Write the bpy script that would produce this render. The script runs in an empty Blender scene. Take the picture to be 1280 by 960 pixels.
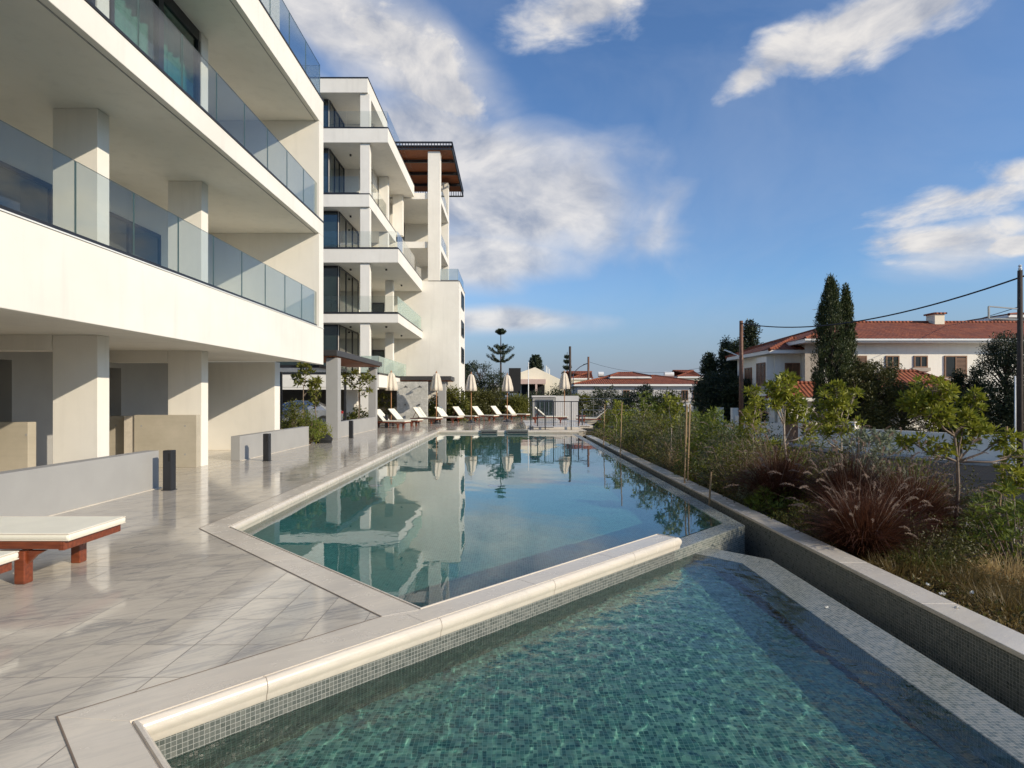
import bpy, bmesh, math, random
import numpy as np
from mathutils import Vector, Matrix
R = math.radians
random.seed(7); rng = np.random.default_rng(7)
sc = bpy.context.scene
COL = sc.collection
HC = 1.6                                     # eye height above the deck

def P(px, py, z=0.0):
    """survey helper: the ground point measured in the photograph"""
    Y = 727.0*(HC-z)/(py-497.0)
    return ((px-638.0)/727.0*Y, Y)
def PX(px, Y): return (px-638.0)/727.0*Y
def PZ(py, Y): return HC+(497.0-py)/727.0*Y

# ------------------------------------------------------------------ nodes
class V:
    """socket wrapper with arithmetic"""
    def __init__(s, nt, sock): s.nt = nt; s.s = sock
    def _m(s, op, *a, clamp=False):
        n = s.nt.nodes.new('ShaderNodeMath'); n.operation = op; n.use_clamp = clamp
        for i, x in enumerate((s,)+a):
            if isinstance(x, V): s.nt.links.new(x.s, n.inputs[i])
            else: n.inputs[i].default_value = x
        return V(s.nt, n.outputs[0])
    def __add__(s, o): return s._m('ADD', o)
    def __sub__(s, o): return s._m('SUBTRACT', o)
    def __mul__(s, o): return s._m('MULTIPLY', o)
    def __truediv__(s, o): return s._m('DIVIDE', o)
    def floor(s): return s._m('FLOOR')
    def frac(s): return s._m('FRACT')
    def abs(s): return s._m('ABSOLUTE')
    def lt(s, o): return s._m('LESS_THAN', o)
    def gt(s, o): return s._m('GREATER_THAN', o)
    def min(s, o): return s._m('MINIMUM', o)
    def max(s, o): return s._m('MAXIMUM', o)
    def pow(s, o): return s._m('POWER', o)
    def clamp(s): return s._m('ADD', 0.0, clamp=True)

class G:
    def __init__(s, nt): s.nt = nt; nt.nodes.clear()
    def n(s, t, ins=None, **props):
        n = s.nt.nodes.new(t)
        for k, v in props.items(): setattr(n, k, v)
        for k, v in (ins or {}).items():
            if isinstance(v, V): s.nt.links.new(v.s, n.inputs[k])
            elif isinstance(v, bpy.types.NodeSocket): s.nt.links.new(v, n.inputs[k])
            else: n.inputs[k].default_value = v
        return n
    def o(s, n, k=0): return V(s.nt, n.outputs[k])
    def sep(s, v):
        n = s.n('ShaderNodeSeparateXYZ', {0: v}); return s.o(n, 0), s.o(n, 1), s.o(n, 2)
    def comb(s, x, y, z=0.0): return s.o(s.n('ShaderNodeCombineXYZ', {0: x, 1: y, 2: z}))
    def pos(s): return s.o(s.n('ShaderNodeNewGeometry'), 'Position')
    def objc(s): return s.o(s.n('ShaderNodeTexCoord'), 'Object')
    def uv(s): return s.o(s.n('ShaderNodeTexCoord'), 'UV')
    def noise(s, vec, scale, detail=3, rough=.5, dist=0.0, out=0):
        return s.o(s.n('ShaderNodeTexNoise', {'Vector': vec, 'Scale': scale, 'Detail': detail, 'Roughness': rough, 'Distortion': dist}), out)
    def white(s, vec, out='Value'): return s.o(s.n('ShaderNodeTexWhiteNoise', {'Vector': vec}), out)
    def ramp(s, f, stops, interp='LINEAR'):
        n = s.n('ShaderNodeValToRGB', {0: f}); cr = n.color_ramp; cr.interpolation = interp
        while len(cr.elements) < len(stops): cr.elements.new(.5)
        for e, (p, c) in zip(cr.elements, stops):
            e.position = p; e.color = (*c, 1) if isinstance(c, tuple) else (c, c, c, 1)
        return s.o(n)
    def mix(s, f, a, b, blend='MIX'):
        n = s.nt.nodes.new('ShaderNodeMix'); n.data_type = 'RGBA'; n.blend_type = blend
        for k, v in ((0, f), (6, a), (7, b)):
            if isinstance(v, V): s.nt.links.new(v.s, n.inputs[k])
            else: n.inputs[k].default_value = (*v, 1) if isinstance(v, tuple) else v
        return V(s.nt, n.outputs[2])
    def mr(s, v, a, b, c=0.0, d=1.0, t='LINEAR'):
        return s.o(s.n('ShaderNodeMapRange', {0: v, 1: a, 2: b, 3: c, 4: d}, interpolation_type=t))
    def vm(s, op, a, b):
        return s.o(s.n('ShaderNodeVectorMath', {0: a, 1: b}, operation=op))
    def bump(s, h, strength=.3, dist=.01):
        return s.o(s.n('ShaderNodeBump', {'Height': h, 'Strength': strength, 'Distance': dist}))
    def bsdf(s, **k):
        d = {kk.replace('_', ' '): (v if not isinstance(v, tuple) else (*v, 1)) for kk, v in k.items()}
        n = s.n('ShaderNodeBsdfPrincipled')
        for kk, v in d.items():
            if isinstance(v, V): s.nt.links.new(v.s, n.inputs[kk])
            else: n.inputs[kk].default_value = v
        return s.o(n)
    def out(s, surf): s.n('ShaderNodeOutputMaterial', {'Surface': surf})

M = {}
def newmat(name):
    m = bpy.data.materials.new(name); m.use_nodes = True; M[name] = m
    return G(m.node_tree)

def simple(name, col, rough=.6, metallic=0., spec=.5, var=.12, vs=3., bs=0., bscale=40., bd=.004, coat=0.):
    g = newmat(name); p = g.objc()
    n = g.noise(p, vs, 4, .6)
    c = g.mix(g.mr(n, .3, .7), tuple(x*(1-var) for x in col), tuple(min(1, x*(1+var)) for x in col))
    kw = dict(Base_Color=c, Roughness=rough, Metallic=metallic, Specular_IOR_Level=spec)
    if coat: kw['Coat_Weight'] = coat; kw['Coat_Roughness'] = .08
    if bs: kw['Normal'] = g.bump(g.noise(p, bscale, 4, .6), bs, bd)
    g.out(g.bsdf(**kw)); return M[name]

# ------------------------------------------------------------------ meshes
def box_uv(me):
    nl = len(me.loops)
    if not nl: return
    co = np.empty(len(me.vertices)*3); me.vertices.foreach_get('co', co); co = co.reshape(-1, 3)
    vi = np.empty(nl, dtype=np.int32); me.loops.foreach_get('vertex_index', vi)
    nf = len(me.polygons); nr = np.empty(nf*3); me.polygons.foreach_get('normal', nr); nr = nr.reshape(-1, 3)
    lt = np.empty(nf, dtype=np.int32); me.polygons.foreach_get('loop_total', lt)
    n = np.repeat(nr, lt, axis=0); p = co[vi]
    t = np.stack([-n[:, 1], n[:, 0], np.zeros(nl)], 1); L = np.linalg.norm(t, axis=1)
    flat = (np.abs(n[:, 2]) > .95) | (L < 1e-4)
    t[flat] = (1, 0, 0); L[flat] = 1
    t /= L[:, None]; b = np.cross(n, t); b[flat] = (0, 1, 0)
    uv = np.stack([(p*t).sum(1), (p*b).sum(1)], 1)
    l = me.uv_layers.new(name='UVMap'); l.data.foreach_set('uv', uv.astype(np.float32).ravel())

class MB:
    def __init__(s): s.v = []; s.f = []; s.mi = []
    def add(s, vs, fs, mi=0):
        o = len(s.v); s.v += [tuple(v) for v in vs]
        s.f += [tuple(i+o for i in f) for f in fs]; s.mi += [mi]*len(fs); return s
    def box(s, x0, x1, y0, y1, z0, z1, mi=0):
        v = [(x, y, z) for z in (z0, z1) for y in (y0, y1) for x in (x0, x1)]
        return s.add(v, [(0, 2, 3, 1), (4, 5, 7, 6), (0, 1, 5, 4), (2, 6, 7, 3), (0, 4, 6, 2), (1, 3, 7, 5)], mi)
    def obox(s, c, d, sx, sy, sz, mi=0):
        """box centred on c (its bottom at c.z), x axis along angle d"""
        ca, sa = math.cos(d), math.sin(d); vs = []
        for z in (0, sz):
            for y in (-sy/2, sy/2):
                for x in (-sx/2, sx/2): vs.append((c[0]+x*ca-y*sa, c[1]+x*sa+y*ca, c[2]+z))
        return s.add(vs, [(0, 2, 3, 1), (4, 5, 7, 6), (0, 1, 5, 4), (2, 6, 7, 3), (0, 4, 6, 2), (1, 3, 7, 5)], mi)
    def pane(s, c, d, sx, sy, sz):
        k = len(s.f); s.obox(c, d, sx, sy, sz)
        for i in (0, 1, 4, 5): s.mi[k+i] = 1
        return s
    def bar(s, a, b, w, h=None, mi=0):
        a = Vector(a); b = Vector(b); h = h or w; d = (b-a).normalized()
        up = Vector((0, 0, 1)) if abs(d.z) < .95 else Vector((0, 1, 0))
        x = d.cross(up).normalized(); y = x.cross(d).normalized(); vs = []
        for q in (a, b):
            for i, j in ((-1, -1), (1, -1), (1, 1), (-1, 1)): vs.append(q+x*(i*w/2)+y*(j*h/2))
        return s.add(vs, [(3, 2, 1, 0), (4, 5, 6, 7), (0, 1, 5, 4), (1, 2, 6, 5), (2, 3, 7, 6), (3, 0, 4, 7)], mi)
    def tube(s, pts, rad, n=8, mi=0, cap=True):
        pts = [Vector(p) for p in pts]
        if not hasattr(rad, '__len__'): rad = [rad]*len(pts)
        o = []; px = None
        for i, p in enumerate(pts):
            d = (pts[min(i+1, len(pts)-1)]-pts[max(i-1, 0)]).normalized()
            if px is None:
                up = Vector((0, 0, 1)) if abs(d.z) < .9 else Vector((1, 0, 0)); px = d.cross(up).normalized()
            px = (px-d*px.dot(d)).normalized(); py = d.cross(px)
            o += [p+(px*math.cos(2*math.pi*k/n)+py*math.sin(2*math.pi*k/n))*rad[i] for k in range(n)]
        fs = [(i*n+k, i*n+(k+1) % n, (i+1)*n+(k+1) % n, (i+1)*n+k) for i in range(len(pts)-1) for k in range(n)]
        if cap: fs += [tuple(range(n))[::-1], tuple((len(pts)-1)*n+k for k in range(n))]
        return s.add(o, fs, mi)
    def lathe(s, c, prof, n=16, mi=0, squash=None):
        vs = []
        for r, z in prof:
            for k in range(n):
                a = 2*math.pi*k/n; rr = r*(squash(a, z) if squash else 1)
                vs.append((c[0]+rr*math.cos(a), c[1]+rr*math.sin(a), c[2]+z))
        m = len(prof)
        fs = [(i*n+k, i*n+(k+1) % n, (i+1)*n+(k+1) % n, (i+1)*n+k) for i in range(m-1) for k in range(n)]
        fs += [tuple(range(n))[::-1], tuple((m-1)*n+k for k in range(n))]
        return s.add(vs, fs, mi)
    def prism(s, poly, z0, z1, mi=0):
        a = sum(poly[i][0]*poly[(i+1) % len(poly)][1]-poly[(i+1) % len(poly)][0]*poly[i][1] for i in range(len(poly)))
        if a < 0: poly = poly[::-1]
        n = len(poly); vs = [(x, y, z0) for x, y in poly]+[(x, y, z1) for x, y in poly]
        return s.add(vs, [tuple(range(n))[::-1], tuple(range(n, 2*n))]+[(i, (i+1) % n, n+(i+1) % n, n+i) for i in range(n)], mi)
    def sweep(s, path, prof, mi=0, flip=False):
        """open polyline path [(x,y)], prof [(outward-left offset, z)]; mitred"""
        n = len(path); m = len(prof); vs = []
        for i in range(n):
            p = Vector(path[i]); d0 = (p-Vector(path[i-1])).normalized() if i else None
            d1 = (Vector(path[i+1])-p).normalized() if i < n-1 else None
            if d0 is None: d0 = d1
            if d1 is None: d1 = d0
            n0 = Vector((-d0.y, d0.x)); n1 = Vector((-d1.y, d1.x)); b = (n0+n1).normalized(); k = 1/max(.3, b.dot(n0))
            for (o, z) in prof: q = p+b*(o*k); vs.append((q.x, q.y, z))
        for i in range(n-1):
            fs = []
            for j in range(m-1):
                q = (j, j+1, m+j+1, m+j); fs.append(q if flip else q[::-1])
            s.add(vs[i*m:(i+2)*m], fs, mi)
        return s
    def build(s, name, mats, parent=None, smooth=False, bevel=0, local=False, uv=True):
        me = bpy.data.meshes.new(name); me.from_pydata(s.v, [], s.f)
        if not isinstance(mats, (list, tuple)): mats = [mats]
        for m in mats: me.materials.append(M[m])
        if len(mats) > 1: me.polygons.foreach_set('material_index', s.mi)
        if smooth: me.polygons.foreach_set('use_smooth', [True]*len(me.polygons))
        me.update()
        if uv: box_uv(me)
        o = bpy.data.objects.new(name, me); COL.objects.link(o)
        if parent:
            o.parent = parent
            if not local:
                t = Vector(); q = parent
                while q: t += q.location; q = q.parent
                o.location = -t
        if bevel:
            b = o.modifiers.new('bevel', 'BEVEL'); b.width = bevel; b.segments = 2; b.limit_method = 'ANGLE'; b.angle_limit = R(50)
        return o

def tag(o, label=None, cat=None, group=None, kind=None):
    if label: o['label'] = label
    if cat: o['category'] = cat
    if group: o['group'] = group
    if kind: o['kind'] = kind
    return o
def thing(name, label, cat, loc=(0, 0, 0), rz=0., group=None):
    o = bpy.data.objects.new(name, None); COL.objects.link(o); o.empty_display_size = .2
    o.location = loc; o.rotation_euler = (0, 0, rz); return tag(o, label, cat, group)
def copy_tree(o, parent=None):
    c = o.copy(); COL.objects.link(c)
    if parent: c.parent = parent
    for ch in list(KIDS(o)): copy_tree(ch, c)
    return c
def KIDS(o): return [x for x in COL.objects if x.parent == o]

# quads from numpy (leaves, blades)
def np_mesh(name, verts, faces, mat, parent=None, local=True, smooth=False):
    me = bpy.data.meshes.new(name)
    k = faces.shape[1]
    me.vertices.add(len(verts)); me.vertices.foreach_set('co', verts.astype(np.float32).ravel())
    me.loops.add(faces.size); me.loops.foreach_set('vertex_index', faces.astype(np.int32).ravel())
    me.polygons.add(len(faces)); me.polygons.foreach_set('loop_start', np.arange(0, faces.size, k, dtype=np.int32))
    me.update(calc_edges=True); me.materials.append(M[mat])
    if smooth: me.polygons.foreach_set('use_smooth', [True]*len(me.polygons))
    o = bpy.data.objects.new(name, me); COL.objects.link(o)
    if parent: o.parent = parent
    return o
def unit(a): return a/np.maximum(1e-6, np.linalg.norm(a, axis=1))[:, None]
def leaf_quads(c, d, L, W, fold=.25):
    """c Nx3 bases, d Nx3 directions -> verts, faces (diamond leaves with a slight fold)"""
    n = len(c); d = unit(d)
    r = unit(np.cross(d, rng.normal(size=(n, 3))))
    nn = np.cross(d, r); L = np.broadcast_to(L, (n,))[:, None]; W = np.broadcast_to(W, (n,))[:, None]
    v = np.stack([c, c+d*L*.45+r*W*.5+nn*W*fold, c+d*L, c+d*L*.45-r*W*.5+nn*W*fold], 1).reshape(-1, 3)
    return v, np.arange(4*n).reshape(-1, 4)
# ------------------------------------------------------------------ materials
simple('white_render', (.78, .765, .72), .75, var=.03, vs=.8, bs=.15, bscale=90)
def stucco():
    g = newmat('facade_render'); p = g.pos()
    a = g.noise(p, .35, 4, .6); b = g.noise(p, 3, 4, .6)
    c = g.mix(g.mr(a, .35, .7), (.82, .79, .72), (.745, .71, .635))
    c = g.mix(g.mr(b, .4, .75)*.25, c, (.70, .68, .62))
    x, y, z = g.sep(p)
    st = g.noise(g.comb(x*3.0, y*3.0, z*.25), 1.2, 4, .6)         # faint rain streaks
    c = g.mix(g.mr(st, .52, .78)*.35, c, (.60, .575, .52))
    g.out(g.bsdf(Base_Color=c, Roughness=.8, Specular_IOR_Level=.3, Normal=g.bump(g.noise(p, 60, 3, .6)+g.noise(p, 1.7, 2)*6.0, .25, .006)))
stucco()
simple('grey_render', (.33, .325, .31), .75, var=.06, vs=1.2, bs=.2, bscale=80)
simple('dark_metal', (.035, .036, .04), .35, .4, var=.1)
simple('bronze_metal', (.06, .055, .052), .45, .3, var=.1)
simple('steel', (.22, .22, .22), .35, .9, var=.1)
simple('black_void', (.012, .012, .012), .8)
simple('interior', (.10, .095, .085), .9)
simple('curtain', (.62, .62, .55), .9, var=.05)
simple('white_plastic', (.75, .75, .72), .4, var=.03)
simple('canvas', (.62, .55, .45), .85, var=.06, vs=6, bs=.1, bscale=60)
simple('cushion', (.78, .75, .62), .8, var=.04, vs=4, bs=.35, bscale=9, bd=.012)
simple('pole_wood', (.16, .075, .04), .6, var=.2, vs=5)
simple('teak_pole', (.33, .16, .07), .5, var=.15)
simple('cream_house', (.85, .78, .60), .8, var=.04, vs=.5)
simple('pink_house', (.62, .45, .38), .8, var=.04)
simple('grey_house', (.52, .51, .50), .8, var=.06, vs=.6)
simple('stone_house', (.40, .35, .29), .85, var=.12, vs=2)
simple('shutter', (.20, .10, .05), .6, var=.15, vs=4)
simple('window_dark', (.02, .022, .022), .1, var=.1)
simple('bark', (.20, .15, .11), .9, var=.25, vs=8, bs=.5, bscale=30)
simple('pale_bark', (.36, .30, .24), .85, var=.2, vs=10, bs=.4, bscale=40)
simple('dark_bark', (.06, .045, .035), .9, var=.25, vs=8)
simple('joint', (.20, .15, .11), .9)
simple('stake', (.34, .23, .12), .8, var=.1)
simple('car_paint', (.42, .44, .46), .25, .6, coat=.6)
simple('tyre', (.015, .015, .015), .8)
simple('chrome', (.6, .6, .6), .12, 1.)
simple('red_lamp', (.35, .01, .01), .2)
simple('rope_cable', (.02, .02, .022), .6)
simple('pebble', (.42, .40, .37), .8, var=.25, vs=20)
simple('flower', (.75, .74, .70), .7)
simple('red_flower', (.45, .03, .02), .7)

def wood():
    g = newmat('teak'); x, y, z = g.sep(g.objc())
    n = g.noise(g.comb(x*2, y*14, z*14), 3, 4, .6)
    c = g.mix(g.mr(n, .3, .7), (.12, .026, .009), (.24, .06, .022))
    g.out(g.bsdf(Base_Color=c, Roughness=.35, Coat_Weight=.4, Coat_Roughness=.15))
    g = newmat('ceiling_wood'); x, y, z = g.sep(g.objc())
    n = g.noise(g.comb(x*.6, y*9, z), 3, 4, .6)
    g.out(g.bsdf(Base_Color=g.mix(g.mr(n, .3, .7), (.24, .07, .025), (.38, .125, .045)), Roughness=.6))
wood()

def concrete():
    g = newmat('concrete'); p = g.pos(); x, y, z = g.sep(p)
    n = g.noise(p, 1.4, 6, .65); n2 = g.noise(g.comb(x*.5, y*.5, z*6), 3, 3, .5)
    c = g.mix(g.mr(n, .3, .72), (.40, .36, .28), (.50, .45, .36))
    c = g.mix(g.mr(n2, .5, .8)*.3, c, (.34, .30, .24))
    g.out(g.bsdf(Base_Color=c, Roughness=.7, Normal=g.bump(g.noise(p, 25, 4, .6), .2, .004)))
concrete()

def marble(name, tiles):
    g = newmat(name); p = g.pos(); x, y, z = g.sep(p)
    TX, TY = .333, .436
    if tiles:
        u = (x+.045)/TX; v = (y+.16)/TY; cu, cv = u.floor(), v.floor(); fu, fv = u.frac(), v.frac()
        r = g.comb(cu, cv); rc = g.o(g.n('ShaderNodeTexWhiteNoise', {'Vector': r}), 'Color'); rv = g.white(g.comb(cu+17.3, cv+3.1))
        off = g.vm('MULTIPLY', rc, (9., 9., 9.))
        gx = fu.min(fu*-1.0+1.0)*TX; gy = fv.min(fv*-1.0+1.0)*TY
        gr = gx.min(gy); grout = g.mr(gr, .002, .0042, 1, 0)
    else:
        off = None; rv = g.noise(p, .9, 1); grout = None
    # streaks run one way through the stone
    a = R(34); ca, sa = math.cos(a), math.sin(a)
    ux = x*ca+y*sa; uy = y*ca-x*sa
    q = g.comb(ux*.9, uy*5.2, z*3)
    if off is not None: q = g.vm('ADD', q, off)
    n1 = g.noise(q, 1.0, 7, .62, .9); n2 = g.noise(q, 2.6, 6, .6, 1.2); n3 = g.noise(q, .55, 3, .5, .4)
    vein = g.mr((n1-.5).abs(), .0, .055, 1, 0).max(g.mr((n2-.47).abs(), .0, .03, .6, 0))
    base = g.mix(g.mr(n3, .35, .65), (.60, .54, .44), (.50, .455, .38)) if tiles else g.mix(g.mr(n3, .35, .65), (.68, .61, .50), (.62, .56, .47))
    if tiles: base = g.mix(g.mr(rv, 0, 1, 0, .7), base, (.58, .525, .44))
    c = g.mix(vein*g.mr(n3, .35, .6, .1, .75) if tiles else vein*.14, base, (.25, .245, .24))
    c = g.mix(g.mr(n2, .5, .75)*(.5 if tiles else .25), c, (.31, .30, .28) if tiles else (.56, .51, .44))
    warm = g.noise(p, 1.1, 3, .5); c = g.mix(g.mr(warm, .5, .75)*.35, c, (.50, .43, .34) if tiles else (.58, .50, .41))
    dirt = g.noise(p, 4.5, 5, .7)
    rough = g.mr(dirt, .3, .7, .04, .11) if tiles else g.mr(dirt, .3, .7, .16, .32)
    kw = {}
    if tiles:
        c = g.mix(grout*.75, c, (.15, .13, .11)); rough = rough+grout*.4
        rough = rough+g.mr(rv, 0, 1, 0, .05)
        kw['Normal'] = g.bump((grout*-1.0)+g.noise(p, 2.2, 2)*.35, .25, .003)
    else: kw['Normal'] = g.bump(g.noise(p, 18, 4), .15, .004)
    g.out(g.bsdf(Base_Color=c, Roughness=rough, Specular_IOR_Level=.6, IOR=1.5, **kw))
marble('deck_marble', True); marble('trim_marble', False)

def mosaic(name, c0, c1, c2, grout, size=.0265, rough=.25, jitter=.0, gw=.055):
    g = newmat(name); uvs = g.uv(); u, v, _ = g.sep(uvs)
    u = u/size; v = v/size
    cu, cv = u.floor(), v.floor(); fu, fv = u.frac(), v.frac()
    r = g.white(g.comb(cu, cv, .5)); r2 = g.white(g.comb(cu, cv, 3.5))
    c = g.ramp(r, [(0, c0), (.45, c1), (1, c2)])
    c = g.mix(g.mr(g.noise(uvs, .7, 3), .35, .65)*.3, c, c0)
    e = fu.min(fu*-1.0+1.0).min(fv.min(fv*-1.0+1.0))
    m = g.mr(e, gw*.6, gw*1.2, 1, 0)
    col = g.mix(m, c, grout)
    h = g.mr(e, 0, gw*2)+(r2*.5)
    g.out(g.bsdf(Base_Color=col, Roughness=(m*.4)+(r2*.15)+rough, Normal=g.bump(h, .5, .0015)))
mosaic('wall_mosaic', (.075, .085, .075), (.11, .12, .108), (.165, .17, .15), (.34, .34, .31))
mosaic('weir_mosaic', (.10, .12, .105), (.17, .185, .165), (.26, .26, .225), (.32, .33, .30), rough=.12)
mosaic('pool_mosaic', (.035, .105, .10), (.085, .21, .195), (.30, .44, .38), (.30, .42, .39), rough=.3)
mosaic('pool_mosaic_deep', (.05, .20, .19), (.085, .27, .25), (.13, .35, .32), (.28, .47, .43), rough=.3)

def water(name, tint, s2, a2, dist):
    g = newmat(name); p = g.pos(); x, y, z = g.sep(p)
    nrm = g.bump(g.noise(g.comb(x, y, 0.0), s2, 2, .5, .6)*a2, 1.0, dist)
    fc = g.o(g.n('ShaderNodeLayerWeight', {'Blend': .5, 'Normal': nrm}), 'Facing')
    fr = fc.pow(5.0)*.98+.02
    gl = g.o(g.n('ShaderNodeBsdfGlossy', {'Color': (1, 1, 1, 1), 'Roughness': .01, 'Normal': nrm}))
    tr = g.o(g.n('ShaderNodeBsdfRefraction', {'Color': (*tint, 1), 'IOR': 1.333, 'Roughness': 0.0}))
    g.out(g.o(g.n('ShaderNodeMixShader', {0: fr, 1: tr, 2: gl})))
water('upper_water', (.68, .90, .90), 5., .12, .004)
water('lower_water', (.72, .92, .87), 22., .5, .006)

def glass(name, tint, rough=0., ior=1.45):
    g = newmat(name)
    fc = g.o(g.n('ShaderNodeLayerWeight', {'Blend': .5}), 'Facing'); f0 = ((ior-1)/(ior+1))**2
    fr = fc.pow(5.0)*(1-f0)+f0
    gl = g.o(g.n('ShaderNodeBsdfGlossy', {'Color': (1, 1, 1, 1), 'Roughness': rough}))
    tr = g.o(g.n('ShaderNodeBsdfTransparent', {'Color': (*tint, 1)}))
    g.out(g.o(g.n('ShaderNodeMixShader', {0: fr, 1: tr, 2: gl})))
glass('clear_glass', (.80, .845, .85), ior=1.6); glass('window_glass', (.55, .74, .72), ior=1.7)
glass('thin_glass', (.92, .94, .93))
simple('glass_edge', (.10, .16, .16), .3)
def frosted():
    g = newmat('frosted_glass')
    tr = g.o(g.n('ShaderNodeBsdfTransparent', {'Color': (.80, .88, .84, 1)}))
    pr = g.bsdf(Base_Color=(.60, .68, .62), Roughness=.25)
    g.out(g.o(g.n('ShaderNodeMixShader', {0: .4, 1: tr, 2: pr})))
frosted()
def dark_glass():
    g = newmat('dark_glass'); p = g.objc()
    g.out(g.bsdf(Base_Color=g.mix(g.noise(p, .6, 2), (.012, .022, .022), (.03, .05, .048)), Roughness=.03, Specular_IOR_Level=.9, IOR=1.6))
dark_glass()

def roof():
    g = newmat('terracotta'); u, v, _ = g.sep(g.uv())
    a = u/.24; b = v/.36
    wave = (a.frac()-.5).abs()*2.0
    rr = g.white(g.comb(a.floor(), b.floor()))
    c = g.mix(rr, (.19, .045, .018), (.30, .085, .032))
    c = g.mix(g.mr(g.noise(g.uv(), .8, 4), .45, .75)*.5, c, (.12, .045, .03))
    c = g.mix(g.mr(b.frac(), 0, .12, 1, 0)*.5, c, (.07, .03, .02))
    g.out(g.bsdf(Base_Color=c, Roughness=.85, Normal=g.bump(wave*-1.0+(b.frac()*.4), .9, .07)))
roof()

def ground():
    g = newmat('soil'); p = g.pos(); n = g.noise(p, 3, 6, .7); n2 = g.noise(p, 30, 4, .7)
    c = g.mix(g.mr(n, .35, .65), (.09, .065, .04), (.16, .12, .08)); c = g.mix(g.mr(n2, .55, .7)*.5, c, (.28, .24, .18))
    g.out(g.bsdf(Base_Color=c, Roughness=.95, Normal=g.bump(n2, .6, .03)))
    g = newmat('asphalt'); p = g.pos(); n = g.noise(p, .6, 4, .6); n2 = g.noise(p, 120, 3, .7)
    c = g.mix(g.mr(n, .3, .7), (.020, .021, .023), (.030, .030, .030)); c = g.mix(g.mr(n2, .5, .7)*.3, c, (.055, .055, .055))
    g.out(g.bsdf(Base_Color=c, Roughness=.95, Specular_IOR_Level=.15, Normal=g.bump(n2, .4, .006)))
    g = newmat('paving'); x, y, z = g.sep(g.pos()); u, v = x/.4, y/.4
    e = (u.frac()-.5).abs().max((v.frac()-.5).abs()); rr = g.white(g.comb(u.floor(), v.floor()))
    c = g.mix(rr, (.40, .37, .32), (.50, .46, .40)); c = g.mix(g.mr(e, .475, .485), c, (.2, .18, .15))
    c = g.mix(g.mr(g.noise(g.pos(), 2, 5, .7), .5, .7)*.4, c, (.3, .26, .2))
    g.out(g.bsdf(Base_Color=c, Roughness=.85))
    g = newmat('terrain'); p = g.pos(); n = g.noise(p, .05, 6, .65); n2 = g.noise(p, .8, 5, .7)
    c = g.mix(g.mr(n, .35, .65), (.14, .11, .07), (.08, .085, .04)); c = g.mix(g.mr(n2, .5, .7)*.5, c, (.20, .16, .10))
    g.out(g.bsdf(Base_Color=c, Roughness=.95))
    g = newmat('kerb'); p = g.pos(); n = g.noise(p, 4, 5, .7)
    g.out(g.bsdf(Base_Color=g.mix(g.mr(n, .3, .7), (.33, .31, .28), (.45, .42, .38)), Roughness=.85))
    g = newmat('shower_stone'); p = g.pos(); n = g.noise(p, 5, 6, .7, 1.); 
    c = g.mix(g.mr(n, .35, .65), (.36, .36, .335), (.55, .54, .50)); c = g.mix(g.mr(g.noise(p, 1.6, 5, .6, 1.5), .48, .52)*.3, c, (.3, .3, .27))
    g.out(g.bsdf(Base_Color=c, Roughness=.5))
    g = newmat('house_wall'); p = g.pos(); n = g.noise(p, 1.1, 5, .65); x, y, z = g.sep(p)
    st = g.noise(g.comb(x*3, y*3, z*.3), 1.5, 4, .6)
    c = g.mix(g.mr(n, .35, .7), (.86, .82, .72), (.79, .75, .65)); c = g.mix(g.mr(st, .5, .75)*.22, c, (.50, .45, .38))
    g.out(g.bsdf(Base_Color=c, Roughness=.85, Normal=g.bump(g.noise(p, 40, 3), .2, .006)))
ground()

def foliage(name, c0, c1, c2=None, sc_=1.5, rough=.5, trans=.35):
    g = newmat(name); p = g.objc()
    n = g.noise(p, sc_, 3, .6); n2 = g.noise(p, sc_*9, 2, .6)
    c = g.mix(g.mr(n, .35, .65), c0, c1); c = g.mix(g.mr(n2, .4, .7)*.6, c, c2 or tuple(x*1.35 for x in c1))
    b = g.bsdf(Base_Color=c, Roughness=rough, Specular_IOR_Level=.35)
    t = g.o(g.n('ShaderNodeBsdfTranslucent', {'Color': c}))
    g.out(g.o(g.n('ShaderNodeMixShader', {0: trans, 1: b, 2: t})))
foliage('leaf_yellow', (.17, .20, .02), (.27, .29, .03), (.36, .33, .05), 2.5)
foliage('leaf_green', (.06, .10, .016), (.16, .21, .03), (.28, .30, .05), 2.)
foliage('leaf_olive', (.075, .095, .045), (.13, .15, .07), (.20, .21, .11), 2.)
foliage('leaf_mid', (.05, .07, .012), (.15, .155, .022), (.26, .24, .045), 1.2)
foliage('leaf_dark', (.018, .030, .014), (.036, .052, .022), (.06, .075, .03), .6, trans=.15)
foliage('leaf_cypress', (.02, .034, .011), (.055, .075, .02), (.10, .11, .03), 1.2, trans=.15)
foliage('leaf_bush', (.035, .042, .010), (.085, .085, .018), (.13, .12, .03), .8, trans=.2)
foliage('pine_needle', (.028, .045, .022), (.05, .07, .032), (.07, .09, .045), 1., trans=.1)
foliage('grass_purple', (.045, .016, .011), (.10, .035, .02), (.18, .08, .035), 3.)
foliage('grass_plume', (.24, .16, .13), (.36, .27, .21), (.50, .40, .30), 5., rough=.9)
foliage('grass_straw', (.40, .28, .12), (.52, .38, .18), (.60, .46, .24), 4., rough=.8)
foliage('grass_green', (.10, .13, .03), (.18, .20, .05), (.26, .24, .08), 3.)
foliage('cover_brown', (.10, .07, .025), (.18, .12, .04), (.24, .19, .07), 2.)
foliage('leaf_grey', (.14, .17, .10), (.22, .25, .16), (.30, .32, .2), 3.)
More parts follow.
